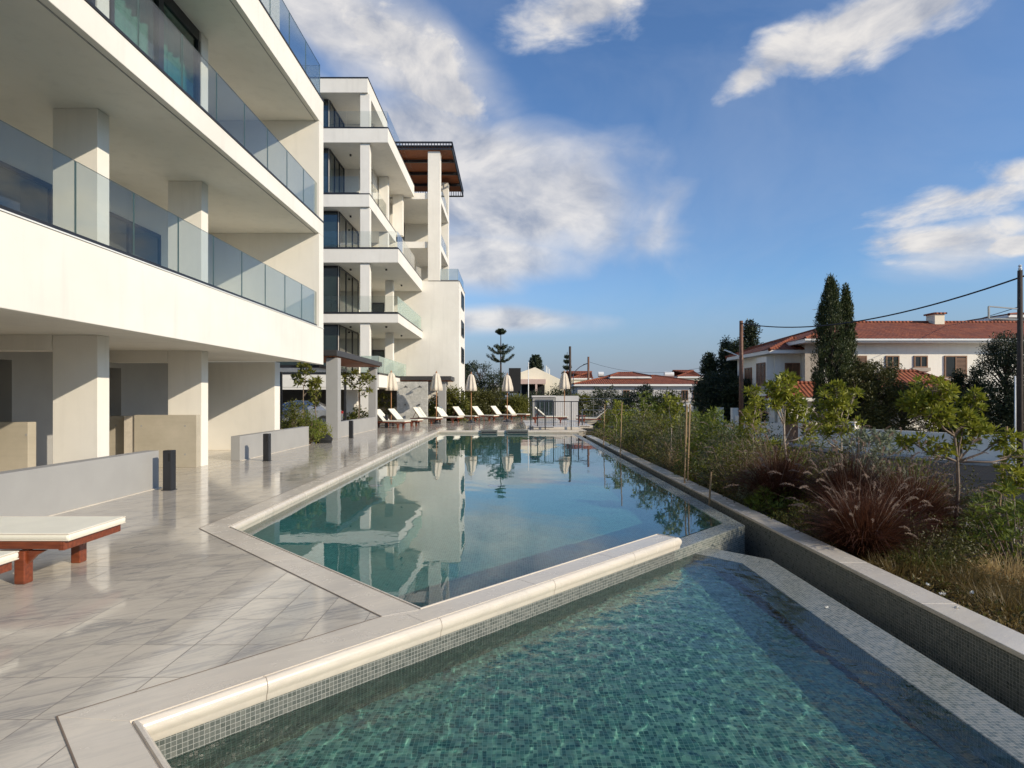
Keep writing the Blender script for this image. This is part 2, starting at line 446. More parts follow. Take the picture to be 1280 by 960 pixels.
# ------------------------------------------------------------------ setting: deck, pools, ground
def SC(s, c): return ((s-c)/2, (s+c)/2)          # x+y = s, y-x = c
ZU, ZL = -.12, -.245                                # water levels
FU, FL = -.62, -.575                               # pool floors
S = lambda o: tag(o, kind='structure')

deck = MB()
O = [(-3.8, 28.4), (-3.8, 7.10), SC(3.30, 5.18), SC(.64, 5.18), (6.64, -6.0)]
deck.prism([(-40, -6)]+[(-40, 56), (9.0, 56), (6.6, 44), (3.68, 33), (3.68, 28.4)]+O, -.25, 0)
S(deck.build('pool_deck', 'deck_marble'))

def strip(mb, outer, inner, z):
    for i in range(len(outer)-1):
        a, b, c, d = outer[i], outer[i+1], inner[i+1], inner[i]
        mb.prism([a, b, c, d], z-.03, z)
I = [(-3.49, 28.1), (-3.49, 7.19), SC(3.70, 5.06)]
U_path = [(3.3, 28.1)]+I+[SC(8.5, 5.06), SC(8.5, 4.75), SC(.99, 4.75), (6.6, 6.6*-1+.99)]
cop = MB()
# flat border slabs cut into lengths so that the joints read
def seg(a0, a1, b0, b1, n):
    for k in range(n):
        t0, t1 = k/n, (k+1)/n; g = .0018
        L = math.dist(a0, a1); t0 += g/L; t1 -= g/L
        lp = lambda p, q, t: (p[0]+(q[0]-p[0])*t, p[1]+(q[1]-p[1])*t)
        cop.prism([lp(a0, a1, t0), lp(a0, a1, t1), lp(b0, b1, t1), lp(b0, b1, t0)], -.03, .004)
seg((3.68, 28.4), (-3.8, 28.4), (3.68, 28.1), (-3.49, 28.1), 6)
seg((-3.8, 28.4), (-3.8, 7.10), (-3.49, 28.1), (-3.49, 7.19), 12)
seg((-3.8, 7.10), O[2], I[1], I[2], 2)
# bridge top: the border goes on between the two pools
seg(O[2], SC(.64, 5.18), SC(3.52, 4.75), SC(.99, 4.75), 1)
seg(SC(3.52, 5.06), SC(8.5, 5.06), SC(3.52, 4.75), SC(8.5, 4.75), 3)
cop.prism([O[2], SC(3.52, 5.06), SC(3.70, 5.06)], -.03, .004)
cop.prism([O[2], SC(3.52, 4.75), SC(3.52, 5.06)], -.03, .004)
seg(SC(.64, 5.18), (6.64, -6.0), SC(.99, 4.75), (6.99, -6.0), 4)
S(cop.build('coping_border', 'trim_marble', bevel=.002))
jl = MB(); jl.sweep(O[::1], [(-.004, .0062), (.004, .0062)]); S(jl.build('border_joint', 'joint'))
nos = MB()
prof = [(0, .004), (.003, -.010), (.012, -.010), (.016, .005), (.028, .006), (.036, -.001), (.047, -.012), (.053, -.028),
        (.056, -.045), (.054, -.062), (.047, -.078), (.041, -.092), (.040, -.112), (.034, -.125), (0, -.125)]
nos.sweep(U_path, prof)
o = nos.build('coping_nosing', 'trim_marble', smooth=True); S(o)
e = o.modifiers.new('es', 'EDGE_SPLIT'); e.split_angle = R(48)
cj = MB()
for a, b in zip(U_path[:-1], U_path[1:]):
    L = math.dist(a, b); d = ((b[0]-a[0])/L, (b[1]-a[1])/L); s_ = .9
    while s_ < L-.4:
        p = (a[0]+d[0]*s_, a[1]+d[1]*s_); cj.sweep([p, (p[0]+d[0]*.0035, p[1]+d[1]*.0035)], [(o_+.0009, z_+.0006) for o_, z_ in prof]); s_ += 1.25
S(cj.build('coping_joint', 'joint'))
# pool walls (mosaic) under the nosing
w = MB(); w.sweep(U_path[:5], [(.032, -.10), (.032, FU)]); w.sweep(U_path[5:], [(.032, -.10), (.032, FL)])
w.sweep(U_path[4:6], [(.032, -.10), (.032, FU)])
S(w.build('pool_wall', 'wall_mosaic'))

# weirs
wi = 2.88; wo = 3.17; li, lo = 2.575, 2.96
w = MB()
# upper weir: diagonal return between c=4.69..5.06, then along x = wi..wo
up = [SC(8.40, 4.70), (wo, wo+4.70), (wo, 28.1), (wi, 28.1), (wi, wi+5.06), SC(8.40, 5.06)]
w.prism(up, -1.7, ZU-.004)
S(w.build('upper_weir', 'weir_mosaic', bevel=.008))
w = MB()
s1, s0 = 9.58, 9.05
lw = [(lo, -6), (lo, s1-lo), SC(s1, 4.72), SC(s0, 4.72), (li, s0-li), (li, -6)]
w.prism(lw, -1.7, ZL+.004)
S(w.build('lower_weir', 'weir_mosaic', bevel=.008))
w = MB(); w.prism([(li-.13, -6), (li-.13, s0-li-.06), SC(s0-.2, 4.72), SC(s0, 4.72), (li+.01, s0-li), (li+.01, -6)], FL, -.555)
S(w.build('pool_bench', 'weir_mosaic'))
# floors
f = MB(); f.prism([(-3.6, 28.2), (-3.6, 7.0), SC(3.6, 4.8), SC(8.6, 4.8), (wo, 8.1), (wo, 28.2)], FU-.1, FU)
S(f.build('upper_pool_floor', 'pool_mosaic_deep'))
f = MB(); f.prism([SC(.9, 4.9), SC(s1-.2, 4.9), (lo-.05, s1-lo), (lo-.05, -6), (6.5, -6)], FL-.1, FL)
S(f.build('lower_pool_floor', 'pool_mosaic'))
# water sheets: real ripples in the mesh, so that the floor bends and the sun draws its net on the tiles
from mathutils import noise as MNZ
def sheet(name, poly, z, mat, step, hf):
    bm = bmesh.new(); vs = [bm.verts.new((x, y, z)) for x, y in poly]; f = bm.faces.new(vs); f.normal_update()
    if f.normal.z < 0: f.normal_flip()
    for ax in (0, 1):
        lo_ = min(p[ax] for p in poly); hi_ = max(p[ax] for p in poly); no = (1, 0, 0) if ax == 0 else (0, 1, 0); c_ = lo_+.0007; c = [0, 0, 0]
        while c_ < hi_:
            fine = step > .05 or (2.35 < c_ < 7.3 if ax else c_ < 2.7)
            c_ += step if fine else .12; c[ax] = c_
            if c_ < hi_-.002: bmesh.ops.bisect_plane(bm, geom=bm.verts[:]+bm.edges[:]+bm.faces[:], plane_co=c, plane_no=no)
    for v in bm.verts: v.co.z += hf(v.co.x, v.co.y)
    for f in bm.faces: f.smooth = True
    me = bpy.data.meshes.new(name); bm.to_mesh(me); bm.free(); me.materials.append(M[mat])
    o = bpy.data.objects.new(name, me); COL.objects.link(o); o.cycles.is_caustics_caster = True; return S(o)
sheet('upper_pool_water', [(-3.45, 28.06), (-3.45, 7.22), SC(3.76, 5.07), SC(8.46, 5.07), (wi+.03, wi+5.09), (wi+.03, 28.06)], ZU, 'upper_water', .09,
      lambda x, y: .0022*MNZ.noise((x*1.1, y*.9, 1))+.0007*MNZ.noise((x*3.1+y, y*2.7, 5)))
sheet('lower_pool_water', [SC(1.03, 4.71), SC(s0+.04, 4.71), (li+.03, s0+.01-li), (li+.03, -2.2), (2.4, -2.2), SC(1.03, -2.8)], ZL, 'lower_water', .024,
      lambda x, y: .0036*MNZ.noise((x*2.6, y*2.6, 0))+.0036*MNZ.noise((x*7.5+y*2, y*7.5, 4))+.0026*MNZ.noise((x*14, y*12+x*3, 9))+.0010*MNZ.noise((x*25, y*22, 2)))
for o in COL.objects:
    if o.name in ('lower_pool_floor', 'upper_pool_floor', 'pool_wall', 'pool_bench', 'lower_weir', 'upper_weir'): o.cycles.is_caustics_receiver = True

# gutter and the long perimeter wall
g_ = MB(); g_.box(3.0, 3.45, -6, 28.1, -.96, -.9); S(g_.build('overflow_channel', 'wall_mosaic'))
pw = thing('perimeter_wall', 'long low mosaic-faced wall with pale marble coping between the pool channel and the planting', 'wall', (3.54, 10, -1))
MB().box(3.41, 3.66, -6, 26.2, -1.7, -.14).build('wall_body', 'wall_mosaic', pw)
k = MB()
y = -6.0
while y < 26: k.box(3.395, 3.685, y+.002, min(26.2, y+1.2)-.002, -.138, -.10); y += 1.2
k.build('coping', 'trim_marble', pw, bevel=.004)

# far end of the upper pool: raised beige blocks and two dark water slots
fe = thing('pool_end_steps', 'pale stone steps and low blocks at the far end of the pool behind the railing', 'steps', (2.2, 28.6, 0))
MB().box(1.35, 3.5, 28.13, 28.5, -.6, .02).build('step', 'concrete', fe, bevel=.01)
MB().box(1.15, 3.5, 28.9, 30.2, 0, .14).build('step', 'trim_marble', fe, bevel=.01)
for i, (x0, x1) in enumerate(((-1.42, -.62), (-.18, .86))):
    t = thing('water_spout_block', 'dark grey overflow block set into the far pool edge, the '+('left' if i == 0 else 'right')+' one of two', 'pool spout', ((x0+x1)/2, 28.1, 0), group='dark overflow blocks on the far pool edge')
    MB().box(x0, x1, 27.97, 28.22, -.16, .05).build('block', 'wall_mosaic', t, bevel=.01)
    MB().box(x0+.05, x1-.05, 27.955, 27.985, -.09, -.03).build('slot', 'dark_metal', t)
for i, (x, t_) in enumerate(((-2.75, 'nearest the building'), (-.31, 'in the middle'), (2.12, 'nearest the planting'))):
    t = thing('pool_light', 'small round white light under the water of the upper pool, '+t_, 'pool light', (x, 11.9, FU), group='lights in the upper pool floor')
    MB().lathe((x, 11.9, FU), [(.13, 0), (.13, .012), (.10, .018), (0.001, .018)], 20).build('lens', 'white_plastic', t)
    MB().lathe((x, 11.9, FU), [(.155, 0), (.155, .010), (.131, .010), (.131, 0)], 20).build('rim', 'steel', t)

# terrain with the pool hole left out
tz = -1.4; t = MB(); BIG = 900
for (x0, x1, y0, y1) in ((-BIG, -4.2, -60, BIG), (3.5, BIG, -60, BIG), (-4.2, 3.5, 28.2, BIG), (-4.2, 3.5, -60, -7)):
    t.add([(x0, y0, tz), (x1, y0, tz), (x1, y1, tz), (x0, y1, tz)], [(0, 1, 2, 3)])
S(t.build('ground', 'terrain'))
# planting bed : falls gently to the street
def bedz(x, y):
    u = min(1, max(0, (x-3.66)/4.6)); return -.34-.5*u*u*(3-2*u)+.05*math.sin(x*2.3+y*1.1)+.04*math.sin(y*2.9-x)
b = MB(); nx, ny = 24, 150
for j in range(ny+1):
    for i in range(nx+1):
        x = 3.66+(8.3-3.66)*i/nx; yy = -6+50*j/ny; b.v.append((x, yy, bedz(x, yy)))
b.f = [(j*(nx+1)+i, j*(nx+1)+i+1, (j+1)*(nx+1)+i+1, (j+1)*(nx+1)+i) for j in range(ny) for i in range(nx)]; b.mi = [0]*len(b.f)
S(b.build('planting_bed', 'soil', smooth=True))
# pavement, kerbs, street
b = MB(); b.box(8.28, 9.45, -6, 60, -1.35, -.82); S(b.build('pavement', 'paving'))
b = MB(); y = -6
while y < 60: b.box(9.45, 9.60, y+.005, y+.995, -1.35, -.81); y += 1
S(b.build('kerb', 'kerb', bevel=.01))
GW = [(14.2, 36), (15.3, 32.5), (15.9, 27.0), (18.2, 23.0), (24.5, 17.0), (40, 7)]           # garden wall line
b = MB(); b.prism([(9.6, -6), (9.6, 100), (15.2, 100), (13.4, 36), (14.4, 32), (15.0, 26.5), (17.4, 22.2), (23.8, 16.1), (39, 6), (39, -6)], -1.3, -.96)
S(b.build('street', 'asphalt'))
b = MB(); b.prism([(13.4, 36), (14.4, 32), (15.0, 26.5), (17.4, 22.2), (23.8, 16.1), (39, 6), (60, 6), (60, 80), (15.2, 80)], -1.35, -.84)
S(b.build('far_pavement', 'kerb'))

# ------------------------------------------------------------------ low walls and bollards by the deck
def low_wall(x, y0, y1, h, lab):
    t = thing('low_wall', lab, 'low wall', (x-.12, (y0+y1)/2, 0), group='grey rendered low walls along the building')
    MB().box(x-.23, x, y0, y1, 0, h).build('wall_body', 'grey_render', t, bevel=.006)
    MB().box(x+.002, x+.05, y0+.004, y1-.004, .0, .008).build('floor_joint', 'trim_marble', t)
low_wall(-6.26, -2, 10.36, .66, 'long low grey rendered wall behind the near sun lounger, ending at the nearest bollard')
low_wall(-6.86, 14.75, 19.8, .62, 'short low grey wall between the nearest column bay and the green planter')
low_wall(-6.86, 23.2, 29.6, .62, 'low grey wall between the two grey pergola pillars')
def bollard(x, y, lab):
    t = thing('bollard_light', lab, 'bollard', (x, y, 0), group='black bollard lights on the deck')
    MB().box(x-.075, x+.075, y-.075, y+.075, .0, .69).build('post', 'dark_metal', t, bevel=.012)
    MB().box(x-.09, x+.09, y-.09, y+.09, .0, .008).build('base_plate', 'dark_metal', t)
    MB().box(x+.02, x+.06, y-.079, y-.074, .50, .64).build('lens', 'black_void', t)
bollard(-5.91, 10.08, 'nearest black bollard light, in front of the end of the long grey wall')
bollard(-6.16, 14.72, 'black bollard light in front of the short grey wall, second from the camera')
bollard(-6.30, 23.0, 'black bollard light beside the nearer tall grey pergola pillar')
bollard(-6.60, 31.0, 'farthest black bollard light, standing beside the pair of wooden loungers')

# ------------------------------------------------------------------ near apartment building
XF = -5.85; PENDING = []
A = thing('apartment_building', 'large white apartment block on the left with long glass-railed balconies over a ground-floor colonnade', 'apartment building', (-10, 8, 0))
def part(name, mat, root, *boxes, bevel=0.0, label=None, **k):
    mb = MB()
    for b in boxes: mb.box(*b)
    o = mb.build(name, mat, root, bevel=bevel, **k)
    if label: o['label'] = label
    return o
part('parapet', 'facade_render', A, (-6.05, XF, -8, 18.2, 2.63, 3.745), bevel=.01)
part('parapet_cap', 'white_plastic', A, (-6.06, XF+.015, -8, 18.2, 3.747, 3.765))
part('floor_slab', 'facade_render', A, (-20, -6.052, -8, 17.68, 2.69, 3.3), bevel=.01)
part('floor_slab', 'facade_render', A, (-20, XF, -8, 18.2, 6.63, 7.06), bevel=.01)
part('floor_slab', 'facade_render', A, (-20, XF, -8, 18.2, 10.08, 10.84), bevel=.01)
part('slab_trim', 'dark_metal', A, (-6.02, XF+.02, -8, 18.2, 7.063, 7.10))
part('slab_trim', 'dark_metal', A, (-6.02, XF+.02, -8, 18.2, 10.843, 10.88))
for z in (6.63, 10.08):
    part('drip_edge', 'grey_render', A, (XF-.14, XF-.12, -8, 18.1, z-.012, z-.001))
part('end_wall', 'facade_render', A, (-20, XF, 17.8, 18.2, 3.767, 6.628), bevel=.008)
part('end_wall', 'facade_render', A, (-20, -6.053, 17.8, 18.19, 3.302, 3.765))
part('end_wall', 'facade_render', A, (-20, XF, 17.8, 18.2, 7.062, 10.078), bevel=.008)
part('end_wall', 'facade_render', A, (-20, -7.17, 17.7, 18.1, 0, 2.688), bevel=.008)
part('fin_wall', 'facade_render', A, (-9.3, XF-.01, 6.28, 6.66, 3.77, 6.628), bevel=.008)
part('back_wall', 'facade_render', A, (-9.6, -9.3, -8, 17.78, 3.302, 6.628))
part('back_wall', 'facade_render', A, (-9.6, -9.3, -8, 17.78, 7.062, 10.078))
part('back_wall', 'grey_render', A, (-9.6, -9.3, -8, 9.2, 0, 2.688), (-9.6, -9.3, 10.85, 12.4, 0, 2.688), (-9.6, -9.3, 13.9, 17.68, 0, 2.688), (-9.6, -9.3, 9.2, 10.85, 2.3, 2.688), (-9.6, -9.3, 12.4, 13.9, 2.3, 2.688))  # ground floor in darker grey: shade under the slab put into the colour
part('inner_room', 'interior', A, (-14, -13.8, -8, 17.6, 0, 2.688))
part('upper_wall', 'facade_render', A, (-20, -7.2, -8, 18.15, 10.842, 14.0))
for y in (10.08, 13.48): part('ceiling_beam', 'facade_render', A, (-9.298, -7.952, y, y+.34, 2.42, 2.688))
for y in (2.6, 6.4, 10.1, 13.5):
    part('column', 'facade_render', A, (-7.95, -7.17, y, y+.30, 0, 2.688), bevel=.006)
    part('column', 'facade_render', A, (-7.95, -7.17, y, y+.30, 3.302, 6.628), bevel=.006)
    part('column', 'facade_render', A, (-7.95, -7.17, y, y+.30, 7.062, 10.078), bevel=.006)
for y in (6.5, 10.15, 13.56):
    far = y > 13
    part('concrete_wall', 'concrete', A, (-16, -8.9 if far else -8.42, y, y+.18, 0, 1.17), bevel=.006)
    if far:
        part('concrete_wall', 'concrete', A, (-8.62, -7.19, y-.24, y-.07, 0, 1.2), bevel=.006)
        part('concrete_post', 'trim_marble', A, (-8.88, -8.64, y-.2, y-.02, 0, 1.18), bevel=.006)
    mb = MB()
    for x, z in ((-8.45, .95), (-7.45, .95), (-9.2, .95), (-7.45, .3), (-8.95, .93), (-9.9, .93), (-8.45, .3)):
        yy = y-.244 if (x > -8.8 and far) else y-.004
        if x > -8.5+.3*far*0 or far or x < -8.7: MB().tube([(x, yy, z), (x, yy+.01, z)], .022, 10).build('tie_hole', 'grey_render', A)
def door(root, x, y0, y1, z0, z1, fr='dark_metal', glassm='dark_glass', n=1, side='x', name='window'):
    """framed glazed opening on a wall facing +x (side x) or -y"""
    f = MB(); d = .05; t = .09
    def B(u0, u1, w0, w1, e0=.002, e1=.05, mb=f):
        if side == 'x': mb.box(x+e0, x+e1, u0, u1, w0, w1)
        else: mb.box(u0, u1, x-e1, x-e0, w0, w1)
    B(y0, y1, z1-t, z1); B(y0, y1, z0, z0+t*.7)
    L = (y1-y0)/n
    for k in range(n+1):
        u = y0+k*L; B(max(y0, u-t/2), min(y1, u+t/2), z0+t*.7+.001, z1-t-.001, e1=.055)
    o = f.build(name, fr, root)
    g = MB(); B(y0+.01, y1-.01, z0+.01, z1-.01, .001, .02, g); g.build('pane', glassm, o)
    return o
door(A, -9.3, 8.4, 11.75, 3.5, 5.9, n=2); door(A, -9.3, 12.9, 15.4, 3.5, 5.9, n=2)
door(A, -9.3, 15.6, 17.4, 7.1, 9.35, n=1); door(A, -9.3, 3, 6, 3.5, 5.9, n=2)
# second floor sliding glazing between the columns, curtains behind
for (y0, y1) in ((-4, 2.55), (2.95, 6.35), (6.75, 10.05), (10.45, 13.45)):
    f = MB(); f.box(-7.27, -7.19, y0, y1, 9.83, 10.075); f.box(-7.27, -7.19, y0, y1, 7.07, 7.16)
    n = max(2, round((y1-y0)/1.6))
    for k in range(n+1):
        yy = y0+(y1-y0)*k/n; f.box(-7.29, -7.17, max(y0, yy-.085), min(y1, yy+.085), 7.161, 9.829)
    fo = f.build('window_frame', 'dark_metal', A)
    MB().box(-7.24, -7.22, y0, y1, 7.161, 9.829).build('pane', 'window_glass', fo)
    c = MB(); N = int((y1-y0)*14); vs = []
    for k in range(N+1):
        yy = y0+(y1-y0)*k/N; xx = -7.5+.045*math.sin(k*1.9)+.02*math.sin(k*.7); vs += [(xx, yy, 7.1), (xx, yy, 10.0)]
    c.add(vs, [(2*k, 2*k+2, 2*k+3, 2*k+1) for k in range(N)]); c.build('curtain', 'curtain', fo, smooth=True)
def balustrade(root, pts, z0, h, pitch=1.235, mat='clear_glass', start=None, rail='steel'):
    """glass panels along a polyline; one part each, a base channel"""
    ch = MB()
    for (a, b) in zip(pts[:-1], pts[1:]):
        L = math.dist(a, b); n = max(1, round(L/pitch)); ang = math.atan2(b[1]-a[1], b[0]-a[0])
        ch.obox(((a[0]+b[0])/2, (a[1]+b[1])/2, z0), ang, L, .05, .07)
        for k in range(n):
            t = (k+.5)/n; c = (a[0]+(b[0]-a[0])*t, a[1]+(b[1]-a[1])*t, z0+.02)
            MB().pane(c, ang, L/n-.016, .018, h).build('glass_panel', [mat, 'glass_edge' if mat == 'clear_glass' else mat], root)
    ch.build('base_channel', 'dark_metal', root)
balustrade(A, [(-5.93, 6.70), (-5.93, 17.75)], 3.765, 1.04)
balustrade(A, [(-5.93, -3.06), (-5.93, 17.9)], 7.10, 1.04)
balustrade(A, [(-5.93, 5.6), (-5.93, 18.1), (-7.19, 18.1)], 10.88, 1.04)
for x, y, z in [(-9.4, yy, zz) for zz in (5.79, 9.16, 12.29, 15.89) for yy in (34.2, 37)]+[(-7.3, yy, zz) for zz in (5.79, 9.16) for yy in (34.2, 39)]:
    PENDING.append((x, y, z))
part('ceiling_lamp', 'white_plastic', A, (-8.6, -8.45, 15.8, 15.95, 9.98, 10.079), (-8.6, -8.45, 12.0, 12.15, 6.54, 6.629), (-8.6, -8.45, 15.8, 15.95, 6.54, 6.629))

# ------------------------------------------------------------------ far apartment building
B = thing('apartment_building', 'stepped white apartment block beyond the first, with projecting balconies and a wood-lined roof canopy', 'apartment building', (-10, 40, 0))
Y0 = 32.6; X2 = [None, -7.35, -6.28, -6.28, -7.9, -6.86]
tops = [0, 2.9, 6.3, 9.94, 13.0, 16.7]; th = [0, .72, .5, .77, .7, .8]
for L in range(1, 6):
    y1 = 41.48 if L != 4 else 40.2
    part('floor_slab', 'facade_render', B, (-20, X2[L], Y0, y1, tops[L]-th[L], tops[L]), bevel=.01)
    part('slab_trim', 'dark_metal', B, (-20, X2[L]+.02, Y0-.02, Y0+.06, tops[L]+.002, tops[L]+.05), (X2[L]-.06, X2[L]+.02, Y0+.062, y1, tops[L]+.002, tops[L]+.05))
part('roof_slab', 'facade_render', B, (-20, -8.0, Y0, 38, 18.7, 19.5), bevel=.01)
part('roof_trim', 'dark_metal', B, (-20, -7.97, Y0-.03, 38.02, 19.502, 19.56))
lev = [0, 2.95, 6.35, 9.99, 13.05, 16.75]; ceil = [2.18, 5.79, 9.16, 12.29, 15.89, 18.69]
for L in range(0, 6):
    part('column', 'facade_render', B, (-8.45, -7.92, Y0+.12, Y0+.5, lev[L], ceil[L]), bevel=.006)
    if L in (3, 4):
        part('column', 'facade_render', B, (-8.5, -7.92, 37.6, 38.0, lev[L], ceil[L]), bevel=.006)
    if L in (1, 2):
        part('column', 'facade_render', B, (-8.1, -7.6, 37.6, 38.0, lev[L], ceil[L]), bevel=.006)
    if L > 0:
        ye = 39.6 if L < 4 else 36.3
        gx = -9.85 if L < 4 else -10.4; ye = 37.6 if L < 4 else 36.3; gy = Y0+.75
        door(B, gx, gy+.04, ye, lev[L]+.02, ceil[L]-.02, n=3)
        part('inner_wall', 'facade_render', B, (-20, gx, gy, 41.4, lev[L], ceil[L]-.002))
        door(B, gy, -13.4, gx-.02, lev[L]+.02, ceil[L]-.02, n=2, side='y')
        if L > 3: part('inner_wall', 'facade_render', B, (-10.398, -8.6, 36.4, 41.4, lev[L], ceil[L]-.002))
        door(B, 36.4 if L > 3 else 41.48, -10.0, -9.0, lev[L]+.02, ceil[L]-.8, side='y', name='door') if L < 4 else None
part('column', 'facade_render', B, (-8.3, -7.6, 41.0, 41.45, lev[3], ceil[3]), (-8.3, -7.6, 41.0, 41.45, lev[4], ceil[4]), bevel=.006)
# ground floor: dark parking undercroft
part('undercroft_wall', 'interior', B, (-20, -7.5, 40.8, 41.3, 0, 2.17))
part('undercroft_wall', 'facade_render', B, (-9.6, -8.9, Y0+1.2, Y0+1.5, 0, 2.17))
part('ground_beam', 'facade_render', B, (-20, -7.45, Y0+.02, Y0+.3, 2.05, 2.178))
for (x, y, z) in PENDING: MB().tube([(x, y, z-.001), (x, y, z-.09)], .06, 10).build('ceiling_lamp', 'dark_metal', B)
# solid three-storey block
part('block_wall', 'facade_render', B, (-20, -3.65, 41.5, 46.5, 0, 9.9), bevel=.01)
part('block_trim', 'grey_render', B, (-5.0, -3.62, 41.47, 46.53, 9.902, 9.94))
for z in (1.0, 4.2, 6.2, 8.3):
    door(B, -3.65, 43.0, 45.3, z, z+1.15, n=2)
# upper storeys behind the tall pier
part('pier', 'facade_render', B, (-5.88, -5.02, 41.45, 42.2, 9.945, 19.15), bevel=.008)
for i, (z0, z1) in enumerate(((12.3, 12.75), (15.8, 16.25))):
    part('floor_slab', 'facade_render', B, (-15, -5.05, 41.6, 48, z0, z1), bevel=.008)
for (z0, z1) in ((9.95, 12.298), (12.752, 15.798), (16.252, 19.1)):
    part('end_pier', 'facade_render', B, (-5.8, -5.06, 47.3, 48.0, z0, z1), bevel=.008)
    part('inner_wall', 'facade_render', B, (-15, -8.6, 42.4, 48, z0, z1))
    part('back_wall', 'facade_render', B, (-8.598, -5.9, 47.6, 47.9, z0, z1 if z1 < 19 else 18.0))
    door(B, -8.6, 43.0, 47.0, z0+.02, z1-.1, n=4)
balustrade(B, [(-13.8, Y0+.12), (X2[5]-.08, Y0+.12), (X2[5]-.08, 41.4)], 16.75, .95, 2.2, 'thin_glass')
balustrade(B, [(-12.5, Y0+.06), (-8.5, Y0+.06)], 13.05, .95, 2.0, 'thin_glass')
balustrade(B, [(-7.98, 33.2), (-7.98, 37.5)], 13.05, .95, 2.0, 'thin_glass')
balustrade(B, [(-13.8, Y0+.12), (X2[3]-.08, Y0+.12), (X2[3]-.08, 41.4)], 9.99, .95, 2.0, 'thin_glass')
balustrade(B, [(-13.8, Y0+.12), (X2[2]-.08, Y0+.12)], 6.35, .95, 2.0, 'thin_glass')
balustrade(B, [(X2[2]-.08, Y0+.2), (X2[2]-.08, 41.4)], 6.35, .95, .85, 'frosted_glass')
balustrade(B, [(-8.4, Y0+.12), (X2[1]-.08, Y0+.12)], 2.95, .98, 1.6, 'frosted_glass')
balustrade(B, [(X2[1]-.08, Y0+.2), (X2[1]-.08, 41.4)], 2.95, .98, 1.0, 'frosted_glass')
balustrade(B, [(-5.15, 42.4), (-5.15, 47.2)], 12.78, .95, 1.6)
balustrade(B, [(-5.15, 42.4), (-5.15, 47.2)], 16.28, .95, 1.6)
balustrade(B, [(-5.0, 41.62), (-3.75, 41.62), (-3.75, 46.4)], 9.94, .85, 1.5)
# roof canopy
cf = MB(); X0c, X1c, Ya, Yb = -8.9, -4.15, 41.3, 51
for (a, b) in (((X0c, Ya), (X1c, Ya)), ((X1c, Ya), (X1c, Yb)), ((X1c, Yb), (X0c, Yb)), ((X0c, Yb), (X0c, Ya))):
    cf.bar((*a, 19.72), (*b, 19.72), .1, .1); cf.bar((*a, 19.25), (*b, 19.25), .1, .1)
for k in range(24):
    x = X0c+(X1c-X0c)*k/23
    for yy in (Ya, Yb): cf.bar((x, yy, 19.28), (x, yy, 19.70), .05)
for k in range(40):
    yy = Ya+(Yb-Ya)*k/39; cf.bar((X1c, yy, 19.28), (X1c, yy, 19.70), .05)
for k in range(1, 4):
    yy = Ya+(Yb-Ya)*k/4; cf.bar((X0c, yy, 19.36), (X1c, yy, 19.36), .12, .2)
co = cf.build('roof_canopy', 'dark_metal', B)
cw = MB()
for k in range(40):
    x = X0c+.1+(X1c-X0c-.2)*k/40; cw.box(x, x+.10, Ya+.45, Yb-.45, 19.5, 19.56)
cw.build('wood_slats', 'ceiling_wood', co)
part('canopy_roof', 'dark_metal', B, (X0c+.02, X1c-.02, Ya+.35, Yb-.35, 19.60, 19.68))

# ------------------------------------------------------------------ pergolas, shower wall
def pergola(lab, x0, x1, y0, y1, z, pil, tw=.28):
    t = thing('pergola', lab, 'pergola', ((x0+x1)/2, (y0+y1)/2, 0))
    MB().box(x0, x1, y0, y1, z, z+tw).build('roof', 'bronze_metal', t, bevel=.01)
    s = MB(); n = int((x1-x0)/.14)
    for k in range(n): s.box(x0+.05+k*.14, x0+.15+k*.14, y0+.06, y1-.06, z-.04, z-.002)
    s.build('slat_ceiling', 'ceiling_wood', t)
    for (a, b, c, d) in pil: MB().box(a, b, c, d, 0, z-.06).build('pillar', 'grey_render', t, bevel=.008)
    c = MB()
    for (a, b, cc, d) in pil: c.box((a+b)/2-.05, (a+b)/2+.05, (cc+d)/2-.05, (cc+d)/2+.05, z-.06, z-.04)
    c.build('bracket', 'dark_metal', t)
pergola('dark flat-roofed pergola on two tall grey pillars in front of the second block', -8.4, -6.62, 22.2, 30.0, 3.2, [(-7.12, -6.66, 22.45, 22.85), (-7.24, -6.86, 29.65, 30.0)], .22)
pergola('dark flat-roofed pergola behind the stone shower wall', -7.4, -3.95, 38.7, 41.2, 2.75, [(-4.85, -4.35, 39.0, 39.5), (-7.2, -6.8, 40.6, 41.0)])
t = thing('louvered_canopy', 'grey canopy of white slanting louvres over the planter beside the first block', 'canopy', (-10, 27, 3))
f = MB(); f.box(-11.4, -8.2, 24.9, 25.0, 2.88, 3.0); f.box(-11.4, -8.2, 29.0, 29.1, 2.88, 3.0); f.box(-8.3, -8.2, 25, 29, 2.88, 3.0); f.box(-11.5, -11.4, 24.9, 29.1, 2.88, 3.0)
f.build('frame', 'dark_metal', t); f = MB()
for k in range(22): f.bar((-11.3+k*.145, 25.0, 2.93), (-11.3+k*.145, 29.0, 2.93), .02, .12)
f.build('louvre', 'white_plastic', t)
for x, y in ((-11.45, 25), (-8.25, 29.05), (-11.45, 29.05)): MB().box(x-.05, x+.05, y-.05, y+.05, 0, 2.878).build('post', 'dark_metal', t)
t = thing('shower_wall', 'grey stone slab wall with two rain showers behind the parasols', 'shower wall', (-6.25, 37.55, 0))
MB().box(-7.3, -5.34, 37.4, 37.7, 0, 2.62).build('stone_slab', 'shower_stone', t, bevel=.006)
